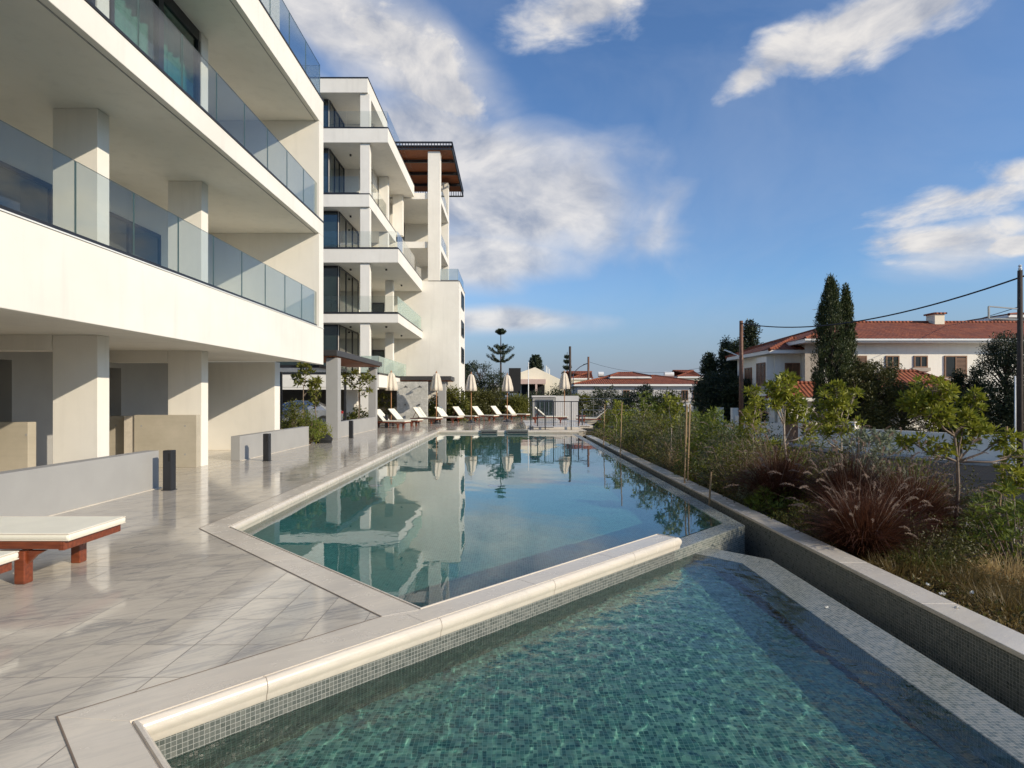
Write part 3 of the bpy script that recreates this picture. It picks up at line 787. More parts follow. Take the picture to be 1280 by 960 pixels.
for x in (-6.75, -5.85):
    s = MB(); s.tube([(x, 37.4, 2.3), (x+.05, 37.1, 2.36), (x+.1, 36.95, 2.33)], .02, 6); s.lathe((x+.1, 36.95, 2.24), [(.02, .09), (.12, .05), (.13, .02), (.12, 0)], 12)
    s.build('shower_head', 'dark_metal', t); s = MB(); s.tube([(x, 37.4, 1.15), (x, 37.3, 1.15)], .06, 8); s.build('valve', 'steel', t)
# ------------------------------------------------------------------ sun loungers
def lounger(angle_deg, lab, group, tie=False):
    """local: head at x=0, foot at x=2.0, y across; backrest raised by angle"""
    t = thing('sun_lounger', lab, 'sun lounger', group=group)
    W = .70; h = .30; a = R(angle_deg); hx = .72
    f = MB()
    for y in (-W/2+.03, W/2-.03):
        f.box(0.0, 1.98, y-.022, y+.022, h-.03, h+.03)
    f.box(1.95, 2.0, -W/2+.01, W/2-.01, h-.04, h+.028); f.box(0.0, .05, -W/2+.055, W/2-.055, h-.04, h+.028)
    for k in range(9): x = hx+.06+k*.135; f.box(x, x+.08, -W/2+.053, W/2-.053, h, h+.022)
    f.build('frame', 'teak', t, local=True, bevel=.005)
    for x in (.16, 1.62):
        for y in (-W/2+.05, W/2-.05):
            l = MB(); vs = []
            l.box(x-.045, x+.045, y-.045, y+.045, 0, h-.047)
            l.add([(x-.20, y-.02, h-.047), (x-.12, y-.02, h-.085), (x-.046, y-.02, h-.15), (x-.046, y+.02, h-.15), (x-.12, y+.02, h-.085), (x-.20, y+.02, h-.047), (x-.046, y-.02, h-.047), (x-.046, y+.02, h-.047)],
                  [(0, 1, 2, 6), (5, 7, 3, 4), (0, 5, 4, 1), (1, 4, 3, 2)])
            l.add([(x+.20, y-.02, h-.047), (x+.12, y-.02, h-.085), (x+.046, y-.02, h-.15), (x+.046, y+.02, h-.15), (x+.12, y+.02, h-.085), (x+.20, y+.02, h-.047), (x+.046, y-.02, h-.047), (x+.046, y+.02, h-.047)],
                  [(0, 6, 2, 1), (5, 4, 3, 7), (0, 1, 4, 5), (1, 2, 3, 4)])
            l.build('leg', 'teak', t, local=True, bevel=.008)
    b = MB(); ca, sa = math.cos(a), math.sin(a)
    def slab(mb, s0, s1, n0, n1, y0, y1):
        q = [(hx-s*ca+n*sa, h+.03+s*sa+n*ca) for s, n in ((s0, n0), (s1, n0), (s1, n1), (s0, n1))]
        vs = [(x, y, z) for y in (y0, y1) for x, z in q]
        mb.add(vs, [(0, 1, 2, 3), (7, 6, 5, 4), (0, 4, 5, 1), (1, 5, 6, 2), (2, 6, 7, 3), (3, 7, 4, 0)])
    for y in (-W/2+.05, W/2-.05): slab(b, 0, .78, 0, .035, y-.02, y+.02)
    for k in range(6): slab(b, .05+k*.13, .11+k*.13, .008, .03, -W/2+.07, W/2-.07)
    if angle_deg > 10:
        for y in (-W/2+.09, W/2-.09): b.bar((hx-.5*ca, y, h+.03+.5*sa), (.14, y, h), .03)
    b.build('backrest', 'teak', t, local=True, bevel=.003)
    c = MB(); th = .058
    c.box(hx+.02, 2.05, -W/2, W/2, h+.032, h+.032+th); sc_ = c.build('seat_cushion', 'cushion', t, local=True, bevel=.022)
    pp = MB()
    for zz in (h+.037, h+.027+th):
        q_ = [(hx+.04, -W/2+.006), (2.044, -W/2+.006), (2.044, W/2-.006), (hx+.04, W/2-.006)]
        for a_, b_ in zip(q_, q_[1:]): pp.tube([(a_[0], a_[1], zz), (b_[0], b_[1], zz)], .0045, 5)
    pp.build('piping', 'canvas', sc_, local=True)
    c = MB(); slab(c, .0, .82, .036, .036+th, -W/2, W/2); c.build('back_cushion', 'cushion', t, local=True, bevel=.022)
    if tie:
        c = MB(); c.box(1.32, 1.37, -W/2-.012, -W/2+.01, h-.02, h+.06); c.build('tie_strap', 'canvas', t, local=True, bevel=.004)
    return t
n1 = lounger(0, 'nearest flat wooden sun lounger with a cream cushion, at the left edge', 'flat sun loungers near the camera', tie=True)
n1.location = (-5.82, 5.34, 0)
n1.scale = (1, 1.07, 1.12)
n2 = copy_tree(n1); n2.location = (-5.78, 4.05, 0); n2['label'] = 'cream-cushioned sun lounger mostly out of the picture, only its corner showing below the nearest one'
mid = lounger(46, 'wooden lounger with raised back just right of the farthest bollard, nearer one of a pair', 'pair of loungers beside the farthest bollard')
mid.location = (-7.35, 31.2, 0); mid.rotation_euler.z = R(-17)
m2 = copy_tree(mid); m2.location = (-6.95, 33.0, 0); m2['label'] = 'wooden lounger with raised back in front of the shower wall, farther one of a pair'
rp = None; rl = ['first lounger of the far row, its raised back in front of the shower wall edge', 'second lounger of the far row, beneath the parasol in front of the second pergola',
    'third lounger of the far row, between the second and third parasols', 'fourth lounger of the far row, its back just left of the third parasol pole',
    'fifth lounger of the far row, just left of the fourth parasol', 'sixth and last lounger of the far row, next to the grey bar']
for i, (hpx, yy) in enumerate(((517, 36.6), (544, 38.2), (566, 39.8), (590, 41.2), (613, 42.8), (631, 44.4))):
    o = lounger(48, rl[0], 'row of sun loungers beyond the far end of the pool') if rp is None else copy_tree(rp)
    rp = rp or o; o['label'] = rl[i]
    o.location = (PX(hpx, yy), yy, 0.0); o.rotation_euler.z = R(-30)
e1 = lounger(40, 'wooden lounger behind the steel railing on the right of the bar', 'loungers behind the steel railing')
e1.location = (1.3, 34.0, .14); e1.rotation_euler.z = R(-5)
e2 = copy_tree(e1); e2.location = (PX(762, 35), 35, .0); e2.rotation_euler.z = R(170); e2['label'] = 'reclined lounger seen end-on at the right end of the railing by the planting'
deck_r = MB(); deck_r.box(.8, 4.3, 30.3, 37.5, .002, .14); S(deck_r.build('raised_deck', 'trim_marble', bevel=.01))
# low round side tables
tb = None
for (px, yy, l) in ((601, 37.6, 'small round teak table between the third and fourth loungers of the far row'), (726, 33, 'small dark table under the farthest parasol behind the railing')):
    if tb is None:
        tb = thing('side_table', l, 'side table', group='small tables among the loungers')
        MB().lathe((0, 0, 0), [(.26, .40), (.27, .41), (.27, .44), (.26, .45), (.01, .45)], 20).build('table_top', 'teak', tb, local=True)
        for k in range(3):
            a = k*2.1; MB().bar((.18*math.cos(a), .18*math.sin(a), .40), (.22*math.cos(a), .22*math.sin(a), 0), .04).build('leg', 'teak', tb, local=True)
        o = tb
    else: o = copy_tree(tb); o['label'] = l
    o.location = (PX(px, yy), yy, 0 if px < 700 else .14)

# ------------------------------------------------------------------ closed parasols
def parasol(lab):
    t = thing('parasol', lab, 'parasol', group='closed cream parasols by the far loungers')
    MB().tube([(0, 0, .05), (0, 0, 3.1)], .03, 8).build('pole', 'teak_pole', t, local=True)
    b = MB(); b.lathe((0, 0, 0), [(.28, 0), (.28, .05), (.10, .09), (.05, .2), (.01, .2)], 20); b.build('base', 'dark_metal', t, local=True)
    def sq(a, z): return 1+(.34*math.cos(a*8)+.10*math.cos(a*3+1))*min(1, (3.1-z)/.6)
    c = MB(); c.lathe((0, 0, 0), [(.30, 2.02), (.34, 2.04), (.33, 2.25), (.28, 2.5), (.22, 2.8), (.15, 3.02), (.035, 3.12)], 48, squash=lambda a, z: 1+.16*math.cos(a*8)+.08*math.cos(a*3+1))
    c.build('canopy', 'canvas', t, local=True, smooth=True)
    c = MB(); c.lathe((0, 0, 0), [(.24, 2.62), (.255, 2.66), (.235, 2.72), (.235, 2.62)], 32, squash=lambda a, z: 1+.12*math.cos(a*8))
    MB().lathe((0, 0, 0), [(.05, 3.1), (.055, 3.14), (.03, 3.2), (.008, 3.26)], 10).build('finial', 'teak_pole', t, local=True)
    return t
pl = ['leftmost closed parasol, in front of the left edge of the shower wall', 'closed parasol just right of the shower wall, second from left',
      'middle closed parasol, against the dark tree', 'closed parasol beside the black sign board', 'rightmost closed parasol, in front of the white bar and dark utility pole']
pr = None
for i, (px, yy) in enumerate(((489, 35.0), (545.5, 35.8), (589, 37.2), (634, 38.5), (705.5, 38.5))):
    o = parasol(pl[0]) if pr is None else copy_tree(pr); pr = pr or o
    o['label'] = pl[i]; o.location = (PX(px, yy), yy, .14 if px > 700 else 0); o.rotation_euler.z = i*.7

# ------------------------------------------------------------------ bar, railing, fence
t = thing('pool_bar', 'low grey and white service counter behind the railing at the far end of the pool', 'service counter', (2.3, 45, 0))
MB().box(1.75, 3.45, 45, 46.8, 0, 1.62).build('grey_cabinet', 'grey_render', t)
MB().box(1.68, 3.5, 44.9, 46.9, 1.63, 1.76).build('counter_top', 'grey_house', t)
MB().box(3.5, 5.3, 45.1, 46.8, 0, 1.74).build('white_cabinet', 'grey_house', t)
door(t, 45.0, 1.95, 3.3, .2, 1.45, fr='steel', n=4, side='y', name='cabinet_door')
t = thing('steel_railing', 'dark steel railing with a gate across the steps at the far end of the pool', 'railing', (2.5, 29.5, 0))
pts = [1.05, 1.4, 1.75, 2.2, 3.1, 3.42]
for i, px in enumerate((663.5, 672, 681.5, 692, 714, 723)):
    yy = 29.6 if i % 2 else 28.75; x = PX(px, yy)
    MB().box(x-.025, x+.025, yy-.025, yy+.025, 0, 1.42).build('post', 'dark_metal', t)
r = MB(); xa, xb = PX(663.5, 28.75), PX(714, 28.75)
for (x0, x1, yy) in ((PX(663.5, 28.75), PX(692, 28.75), 28.75), (PX(672, 29.6), PX(737, 29.6), 29.6)):
    r.bar((x0, yy, 1.40), (x1, yy, 1.40), .045); r.bar((x0, yy, .12), (x1, yy, .12), .03)
r.build('rail', 'dark_metal', t); r = MB()
x = PX(672, 29.6)
while x < PX(723, 29.6): r.bar((x, 29.6, .13), (x, 29.6, 1.38), .012); x += .115
r.build('bars', 'steel', t)
t = thing('wire_fence', 'low grey wire fence running behind the loungers to the planting', 'fence', (2, 50, 0))
for k in range(14):
    x = -4.0+k*1.6; MB().tube([(x, 50.5, -.2), (x, 50.5, 1.55)], .03, 6).build('post', 'steel', t)
r = MB(); r.bar((-4, 50.5, 1.52), (16.8, 50.5, 1.52), .04); r.bar((-4, 50.5, .8), (16.8, 50.5, .8), .02); r.bar((-4, 50.5, .15), (16.8, 50.5, .15), .02); r.build('rail', 'steel', t)
t = thing('garden_gate_fence', 'pale green-grey rail fence between the pool end and the planting on the right', 'fence', (5, 30, 0))
r = MB(); r.bar((3.75, 30.6, .95), (8, 30.6, .95), .04); r.bar((3.75, 30.6, .3), (8, 30.6, .3), .03); r.build('rail', 'steel', t)
for x in (3.78, 5.2, 6.6, 7.98): MB().box(x-.03, x+.03, 30.57, 30.63, -.5, 1.0).build('post', 'steel', t)

# ------------------------------------------------------------------ car in the undercroft
t = thing('parked_car', 'silver car parked in the shade behind the planter plants', 'car', (-9.9, 29.6, 0), R(8))
def car(t):
    prof_ = [(-2.1, .35), (-2.15, .6), (-2.05, .82), (-1.2, .93), (-.65, 1.33), (-.1, 1.45), (.8, 1.42), (1.5, 1.05), (2.0, .95), (2.12, .7), (2.1, .35)]
    b = MB(); n = len(prof_); vs = []
    for (y, ins, zs) in ((-.85, 0, 1), (-.60, 1, 1), (.60, 1, 1), (.85, 0, 1)):
        for x, z in prof_:
            if not ins and z > .95: z = .95
            vs.append((x, y, z))
    fs = [(i*n+j, (i+1)*n+j, (i+1)*n+(j+1) % n, i*n+(j+1) % n) for i in range(3) for j in range(n)]
    fs += [tuple(range(n)), tuple(range(3*n, 4*n))[::-1]]
    b.add(vs, fs); b.build('body', 'car_paint', t, local=True, bevel=.03, smooth=False)
    for y in (-.735, .735):
        g = MB(); s = 1 if y > 0 else -1
        g.add([(-1.05, .80*s, .97), (-.60, .64*s, 1.28), (-.1, .63*s, 1.40), (.75, .63*s, 1.37), (1.35, .80*s, 1.0)], [(0, 1, 2, 3, 4)]); g.build('side_window', 'dark_glass', t, local=True)
    g = MB(); g.add([(-1.15, -.6, .97), (-1.15, .6, .97), (-.68, .58, 1.32), (-.68, -.58, 1.32)], [(0, 1, 2, 3)]); g.build('windscreen', 'dark_glass', t, local=True)
    for x in (-1.35, 1.35):
        for y in (-.80, .80):
            w = MB().tube([(x, y-.1, .33), (x, y+.1, .33)], .33, 20).build('wheel', 'tyre', t, local=True)
            MB().tube([(x, y-.105, .33), (x, y+.105, .33)], .19, 16).build('rim', 'chrome', w, local=True)
    for y in (-.6, .6):
        MB().box(-2.16, -2.08, y-.18, y+.18, .62, .76).build('headlight', 'white_plastic', t, local=True, bevel=.02)
        MB().box(2.07, 2.14, y-.18, y+.18, .72, .86).build('tail_light', 'red_lamp', t, local=True, bevel=.02)
car(t)
t.location = (-11.3, 31.3, 0)

# ------------------------------------------------------------------ houses
def quad_roof(mb, a, b, c, d): mb.add([a, b, c, d], [(0, 1, 2, 3)])
def hip(name_root, x0, x1, y0, y1, ze, zr, ov=.5, ridge='x', mat='terracotta', ang=0, inset=None):
    """hip roof with overhang; soffit fascia as its own part"""
    x0 -= ov; x1 += ov; y0 -= ov; y1 += ov; mb = MB()
    if ridge == 'x':
        k = (y1-y0)/2 if inset is None else inset; r0 = (x0+k, (y0+y1)/2, zr); r1 = (x1-k, (y0+y1)/2, zr)
        c = [(x0, y0, ze), (x1, y0, ze), (x1, y1, ze), (x0, y1, ze)]
        mb.add(c+[r0, r1], [(0, 1, 5, 4), (2, 3, 4, 5), (1, 2, 5), (3, 0, 4)])
    else:
        k = (x1-x0)/2 if inset is None else inset; r0 = ((x0+x1)/2, y0+k, zr); r1 = ((x0+x1)/2, y1-k, zr)
        c = [(x0, y0, ze), (x1, y0, ze), (x1, y1, ze), (x0, y1, ze)]
        mb.add(c+[r0, r1], [(1, 2, 5, 4), (3, 0, 4, 5), (0, 1, 4), (2, 3, 5)])
    o = mb.build('roof', mat, name_root)
    # ridge and hip caps
    cp = MB()
    for a, b in ((4, 5), (0, 4), (3, 4) if ridge == 'x' else (1, 4), (1, 5) if ridge == 'x' else (3, 5), (2, 5)):
        vv = (c+[r0, r1]); cp.tube([vv[a], vv[b]], .11, 6)
    cp.build('ridge_tiles', mat, o)
    MB().box(x0+.04, x1-.04, y0+.04, y1-.04, ze-.22, ze-.01).build('eave', 'white_render', name_root)
    return o
GZ = -.84
def win(root, wall, u0, u1, z0, z1, side, shut=True, n=2, mat='shutter', sill=True, open_=0):
    """window with wooden shutter leaves; side 'y' = wall facing -y at y=wall, 'x' = facing -x at x=wall"""
    f = MB(); g = MB(); s = MB()
    def B(mb, a, b, c, d, e0, e1):
        if side == 'y': mb.box(a, b, wall-e1, wall-e0, c, d)
        else: mb.box(wall-e1, wall-e0, a, b, c, d)
    w = .07
    B(f, u0, u1, z1-w, z1, .002, .07); B(f, u0, u1, z0, z0+w, .002, .07); B(f, u0, u0+w, z0+w, z1-w, .002, .07); B(f, u1-w, u1, z0+w, z1-w, .002, .07)
    B(f, (u0+u1)/2-.03, (u0+u1)/2+.03, z0+w, z1-w, .002, .065)
    o = f.build('window', mat, root)
    B(g, u0+w, u1-w, z0+w, z1-w, .001, .03); g.build('pane', 'window_dark', o)
    if shut:
        q = MB(); mid_ = (u0+u1)/2
        a0 = u0+w if not open_ else mid_
        k = z0+w
        while k < z1-w-.05:
            B(q, a0, u1-w, k, k+.045, .032, .06); k += .075
        q.build('shutter', mat, o)
    if sill: B(s, u0-.12, u1+.12, z0-.2, z0-.003, .002, .12); s.build('sill', 'stone_house', o)
    return o
Hs = thing('house', 'large two-storey white house with a red tiled roof and brown shutters behind the street trees', 'house', (26, 37, GZ))
hx0, hy0 = 17.6, 34.0
part('wall', 'house_wall', Hs, (hx0, 40.5, 34.0, 42.5, GZ-.4, 4.75))
part('wall', 'house_wall', Hs, (16.0, hx0-.002, 35.2, 41.0, GZ-.4, 4.25))
part('corner_wall', 'stone_house', Hs, (17.2, 18.3, 33.95, 33.998, GZ-.4, 4.7))
hip(Hs, hx0, 40.5, 34.0, 42.5, 4.98, 6.55, .75)
hip(Hs, 16.0, 19.5, 35.2, 41.0, 4.46, 5.35, .6, 'y', inset=2.0)
win(Hs, 34.0, PX(1068, 34)-.1, PX(1083, 34), 2.35, 4.05, 'y', n=1)
win(Hs, 34.0, PX(1107, 34), PX(1123.5, 34), 3.35, 4.05, 'y', shut=False)
win(Hs, 34.0, PX(1142, 34), PX(1159, 34), 3.35, 4.05, 'y', shut=False)
win(Hs, 34.0, PX(1180, 34), PX(1208, 34), 2.75, 4.05, 'y', open_=1)
win(Hs, 35.2, 16.6, 17.5, 2.35, 3.7, 'y')
for (y0, y1, z0, z1, sh) in ((38.5, 39.6, 2.3, 3.6, True), (36.9, 37.5, 2.9, 3.6, False), (35.5, 36.3, 2.2, 3.7, True)):
    win(Hs, 16.0, y0, y1, z0, z1, 'x', sh)
win(Hs, 16.0, 37.2, 38.0, -.3, .6, 'x', False)
# bay window box on the left part
part('bay', 'house_wall', Hs, (15.55, 15.998, 35.3, 36.8, 1.7, 4.1)); win(Hs, 15.55, 35.45, 36.65, 2.3, 3.75, 'x', True, sill=True)
part('porch', 'house_wall', Hs, (15.6, 17.5, 32.5, 33.94, GZ-.4, 1.45)); hip(Hs, 15.6, 18.4, 32.3, 34.6, 1.62, 2.45, .25, 'x', inset=1.1)
part('garage', 'house_wall', Hs, (21.0, 23.8, 31.0, 33.98, GZ-.4, 1.85)); hip(Hs, 19.8, 24.2, 31.0, 34.6, 2.0, 3.1, .3, 'x', inset=1.7)
c = MB().box(PX(1163, 38), PX(1175, 38), 37.6, 38.4, 6.0, 7.0).build('chimney', 'cream_house', Hs)
MB().box(PX(1163, 38)-.1, PX(1175, 38)+.1, 37.5, 38.5, 7.0, 7.1).build('chimney_cap', 'terracotta', c)
a = MB(); a.tube([(19.8, 37, 5.2), (19.8, 37, 7.3)], .02, 5); a.bar((19.2, 37, 7.2), (20.3, 37, 7.25), .02); a.bar((19.4, 36.8, 7.2), (19.4, 37.2, 7.2), .015); a.bar((19.8, 36.7, 7.2), (19.8, 37.3, 7.2), .015)
a.build('antenna', 'steel', Hs)
part('gutter', 'white_plastic', Hs, (hx0-.8, 41.2, 33.16, 33.24, 4.86, 4.96))
H2 = thing('house', 'tall beige house wall with stone chimney block behind the antenna at the right edge', 'house', (38, 44, GZ))
part('wall', 'stone_house', H2, (38.6, 46, 45, 52, GZ, 7.9)); hip(H2, 38.6, 46, 45, 52, 8.0, 8.6, .3)

# garden wall with piers
G_ = thing('garden_wall', 'white rendered garden wall with square piers along the far side of the street', 'garden wall', (18, 28, -.84))
for k, (a, b) in enumerate(zip(GW[:-1], GW[1:])):
    L = math.dist(a, b); ang = math.atan2(b[1]-a[1], b[0]-a[0])
    if k == 1:     # gate gap near the street corner
        m0 = .32; a2 = (a[0]+(b[0]-a[0])*m0, a[1]+(b[1]-a[1])*m0)
        MB().bar((*a, -.2), (*a2, -.2), .05, 1.35).build('gate', 'shutter', G_); a = a2; L = math.dist(a, b)
    MB().obox(((a[0]+b[0])/2, (a[1]+b[1])/2, -.95), ang, L, .18, 1.12).build('wall_body', 'house_wall', G_)
    n = max(1, int(L/3)); pm = MB()
    for j in range(n):
        t_ = j/n; pm.obox((a[0]+(b[0]-a[0])*t_, a[1]+(b[1]-a[1])*t_, -.94), ang, .38, .38, 1.42); 
    pm.build('pier', 'house_wall', G_, bevel=.01)
W2 = thing('front_fence_wall', 'row of pale square piers with low white wall farther up the street, left of the brown pole', 'garden wall', (13.5, 44, -.84))
x, y = 14.1, 36.6
for k in range(9):
    MB().box(x-.18, x+.18, y-.18, y+.18, -.95, .95).build('pier', 'house_wall', W2); x2, y2 = x-.12, y+2.2
    MB().bar((x, y+.2, -.55), (x2, y2-.2, -.55), .14, .85).build('wall_body', 'house_wall', W2); x, y = x2, y2
# long bungalow
BW = thing('bungalow', 'long single-storey white bungalow with a wide red tiled roof in the middle distance', 'house', (14, 64, -1))
part('wall', 'grey_house', BW, (PX(722, 62), PX(884, 62), 62, 70, -1.4, 2.85))
hip(BW, PX(722, 62), PX(884, 62), 62, 70, 3.05, 4.1, .5, inset=5)
hip(BW, PX(768, 62), PX(818, 62), 64, 69, 3.95, 4.45, .2, inset=1.5)
for (a, b) in ((779, 787), (852, 860), (866, 875), (803, 809)): win(BW, 62, PX(a, 62), PX(b, 62), 1.3, 2.4, 'y', False)
H3 = thing('house', 'small far house with a red hip roof just right of the dark utility pole', 'house', (10, 80, -1))
part('wall', 'cream_house', H3, (PX(716, 80), PX(738, 80), 80, 86, -1.4, 4.2)); hip(H3, PX(716, 80), PX(738, 80), 80, 86, 4.3, 5.3, .3)
H4 = thing('house', 'far cream house with a red hip roof left of the dark conifers', 'house', (24, 85, -1))
part('wall', 'cream_house', H4, (PX(845, 85), PX(884, 85), 85, 92, -1.4, 4.6)); hip(H4, PX(849, 85), PX(874, 85), 85, 91, 4.7, 5.7, .4)
for i, (px, py, w_) in enumerate(((751, 470, 7), (836, 471, 12))):
    t = thing('water_tank', 'white roof water tank '+('above the left end of the bungalow roof' if i == 0 else 'above the right part of the bungalow roof'), 'water tank', (PX(px, 68), 68, 3.9), group='white water tanks on far roofs')
    x = PX(px, 68); MB().tube([(x-w_*.045, 68, 4.3), (x+w_*.045, 68, 4.3)], .32, 12).build('tank', 'white_plastic', t)
    f = MB(); f.box(x-.3, x-.25, 67.9, 68.1, 3.5, 4.1); f.box(x+.25, x+.3, 67.9, 68.1, 3.5, 4.1); f.build('stand', 'white_plastic', t)
# white gabled building with pink carport
GB = thing('gabled_building', 'cream building with a broad low gable and a pink beam over its dark carport', 'building', (4, 72, -1))
mb = MB(); xs = [PX(651, 72), PX(669, 72), PX(707, 72)]
pts_ = [(xs[0], -1.4), (xs[2], -1.4), (xs[2], PZ(477, 72)), (xs[1], PZ(458.8, 72)), (xs[0], PZ(465, 72))]
n = len(pts_); mb.add([(x, 72.5, z) for x, z in pts_]+[(x, 84, z) for x, z in pts_], [tuple(range(n)), tuple(range(n, 2*n))[::-1]]+[(i, i+n, (i+1) % n+n, (i+1) % n) for i in range(n)])
mb.build('wall', 'cream_house', GB)
part('beam', 'pink_house', GB, (PX(651, 70), PX(682, 70), 69.8, 72.4, PZ(480, 70), PZ(474, 70)))
part('carport_shade', 'black_void', GB, (PX(652, 72), PX(681, 72), 72.2, 72.45, -1.4, PZ(481, 72)))  # black sheet standing in for the shade inside the carport
part('column', 'pink_house', GB, (PX(669, 70), PX(671.5, 70), 69.8, 70.1, -1.4, PZ(480.2, 70)))
for i in range(3): part('roof_pipe', 'white_plastic', GB, (PX(682.5+i*2, 74), PX(683.4+i*2, 74), 74, 74.2, PZ(470, 74), PZ(457+i*2, 74)))
WB = thing('villa', 'small white stepped villa half hidden in trees left of the black sign board', 'house', (-1, 95, -1))
part('wall', 'grey_house', WB, (PX(612, 95), PX(625, 95), 95, 100, -1.4, PZ(479, 95)), (PX(614, 94), PX(627, 94), 93, 94.9, -1.4, PZ(487, 94)))
part('roof_terrace', 'white_render', WB, (PX(611, 93), PX(627, 93), 92.5, 95.2, PZ(483, 93), PZ(481, 93)), (PX(614, 92), PX(628, 92), 91.5, 94, PZ(491, 92), PZ(489, 92)))

# ------------------------------------------------------------------ poles, lamp, sign, wires
def pole(name, lab, cat, px, Y, top, r, mat='pole_wood', base=-1.3, group=None):
    x = PX(px, Y); t = thing(name, lab, cat, (x, Y, base), group=group)
    MB().tube([(x, Y, base), (x, Y, (base+top)/2), (x, Y, top)], [r, r*.9, r*.75], 10).build('shaft', mat, t, smooth=True); return t, x
t, x = pole('utility_pole', 'thick dark wooden pole rising behind the rightmost parasol', 'utility pole', 712.5, 60, PZ(433, 60), .16, 'dark_bark', group='wooden utility poles')
t, x = pole('utility_pole', 'thinner brown pole carrying a curved street lamp arm behind the bungalow fence', 'utility pole', 735.5, 66, PZ(446, 66), .15, group='wooden utility poles')
t, x = pole('street_lamp', 'slim grey street lamp with a long curved arm next to the dark pole', 'street lamp', 716.5, 64, PZ(468, 64), .06, 'steel')
a = MB(); a.tube([(x, 64, PZ(468, 64)), (x+.3, 64, PZ(463, 64)), (x+.75, 64, PZ(458.5, 64)), (PX(731, 64), 64, PZ(455.5, 64))], .045, 6); a.build('arm', 'steel', t)
MB().bar((PX(729, 64), 64, PZ(456, 64)), (PX(734, 64), 64, PZ(454.5, 64)), .22, .1).build('lamp_head', 'dark_metal', t)
t, x = pole('flagpole', 'thin white pole standing right of the black sign board', 'pole', 660.5, 52, PZ(453, 52), .05, 'white_plastic')
t, bx = pole('utility_pole', 'tall brown wooden pole at the corner of the white house with a lamp and cable', 'utility pole', 926.5, 33, PZ(401, 33), .13, base=-1.0, group='wooden utility poles')
a = MB(); a.tube([(bx, 33, 3.9), (bx-.35, 33, 4.05), (bx-.7, 33, 4.2)], .03, 6); a.build('lamp_arm', 'white_plastic', t); MB().bar((bx-.6, 33, 4.16), (bx-.95, 33, 4.3), .14, .06).build('lamp_head', 'white_plastic', t)
t, rx = pole('utility_pole', 'dark wooden pole at the right edge of the photo with a metal bracket', 'utility pole', 1275, 17.5, PZ(338, 17.5), .085, 'dark_bark', base=-1.0, group='wooden utility poles')
a = MB(); zt, zb = PZ(383, 17.5), PZ(398, 17.5); xl = PX(1236, 17.5)
a.bar((xl, 17.5, zt), (rx, 17.5, zt-.08), .035); a.bar((xl, 17.5, zb), (rx, 17.5, zb-.03), .035); a.bar((xl, 17.5, zt), (xl, 17.5, zb), .04)
a.build('bracket', 'steel', t); a = MB(); a.lathe((rx, 17.5, PZ(338, 17.5)), [(.03, 0), (.05, .05), (.03, .1), (.05, .14), (.01, .18)], 8); a.build('insulator', 'white_plastic', t)
t, x = pole('metal_pipe_pole', 'thin white metal pipe with a small fitting beside the dark pole at the right edge', 'pole', 1269, 17.2, PZ(470, 17.2), .025, 'white_plastic', base=-1.0)
def cable(lab, a, b, sag, r=.02):
    pts = []
    for k in range(25):
        u = k/24; pts.append((a[0]+(b[0]-a[0])*u, a[1]+(b[1]-a[1])*u, a[2]+(b[2]-a[2])*u-sag*4*u*(1-u)))
    o = MB().tube(pts, r, 5).build('overhead_cable', 'rope_cable'); tag(o, lab, 'cable', group='overhead cables')
cable('thick black overhead cable from the brown corner pole to the pole at the right edge', (bx, 33, PZ(404, 33)), (rx+.2, 17.5, PZ(344, 17.5)), .75, .028)
cable('thin overhead cable above the red roof running to the right edge pole', (PX(1150, 60), 60, PZ(405, 60)), (rx, 17.5, PZ(383, 17.5)), .4, .012)
cable('thin overhead cable between the brown lamp pole and the conifers in the distance', (PX(735.5, 66), 66, PZ(452, 66)), (PX(905, 60), 60, PZ(452, 60)), 1.2, .014)
t = thing('sign_board', 'tall black sign board on two posts behind the loungers', 'sign board', (PX(643, 55), 55, -1))
MB().box(PX(636, 55), PX(651, 55), 55, 55.25, PZ(492, 55), PZ(460, 55)).build('board', 'black_void', t)
f = MB(); f.box(PX(650, 55), PX(651.5, 55), 54.9, 54.98, -1.3, PZ(488, 55)); f.box(PX(636, 55), PX(637, 55), 54.9, 54.98, -1.3, PZ(488, 55)); f.build('post', 'steel', t)
# ------------------------------------------------------------------ vegetation
def join_q(lst):
    vs = []; fs = []; o = 0
    for v, f in lst: vs.append(v); fs.append(f+o); o += len(v)
    return np.concatenate(vs), np.concatenate(fs)
def rosettes(cs, per, L, W, spread=.9, droop=.0, R0=.03, up=.35):
    """rosettes of leaves around twig ends cs (Nx3)"""
    n = len(cs); c = np.repeat(cs, per, 0); N = n*per
    d = rng.normal(size=(N, 3)); d = unit(d); d[:, 2] = d[:, 2]*spread+up; d = unit(d); d[:, 2] -= droop
    Ls = L*rng.uniform(.6, 1.15, N); return leaf_quads(c+unit(d)*R0, d, Ls, W*rng.uniform(.7, 1.2, N), .15)
def clumps(cs, rad, per, L, W=None, flat=1.0, up=.2):
    """leafy clumps: leaves scattered inside small balls, pointing outward"""
    n = len(cs); rad = np.broadcast_to(rad, (n,)); c = np.repeat(cs, per, 0); r = np.repeat(rad, per)
    d = unit(rng.normal(size=(n*per, 3))); u = rng.uniform(.15, 1, n*per)**.5
    p = c+d*(r*u)[:, None]*np.array([1, 1, flat]); dd = d+rng.normal(size=d.shape)*.7+np.array([0, 0, up])
    return leaf_quads(p, dd, L*rng.uniform(.6, 1.2, n*per), (W or L*.45)*rng.uniform(.7, 1.2, n*per))

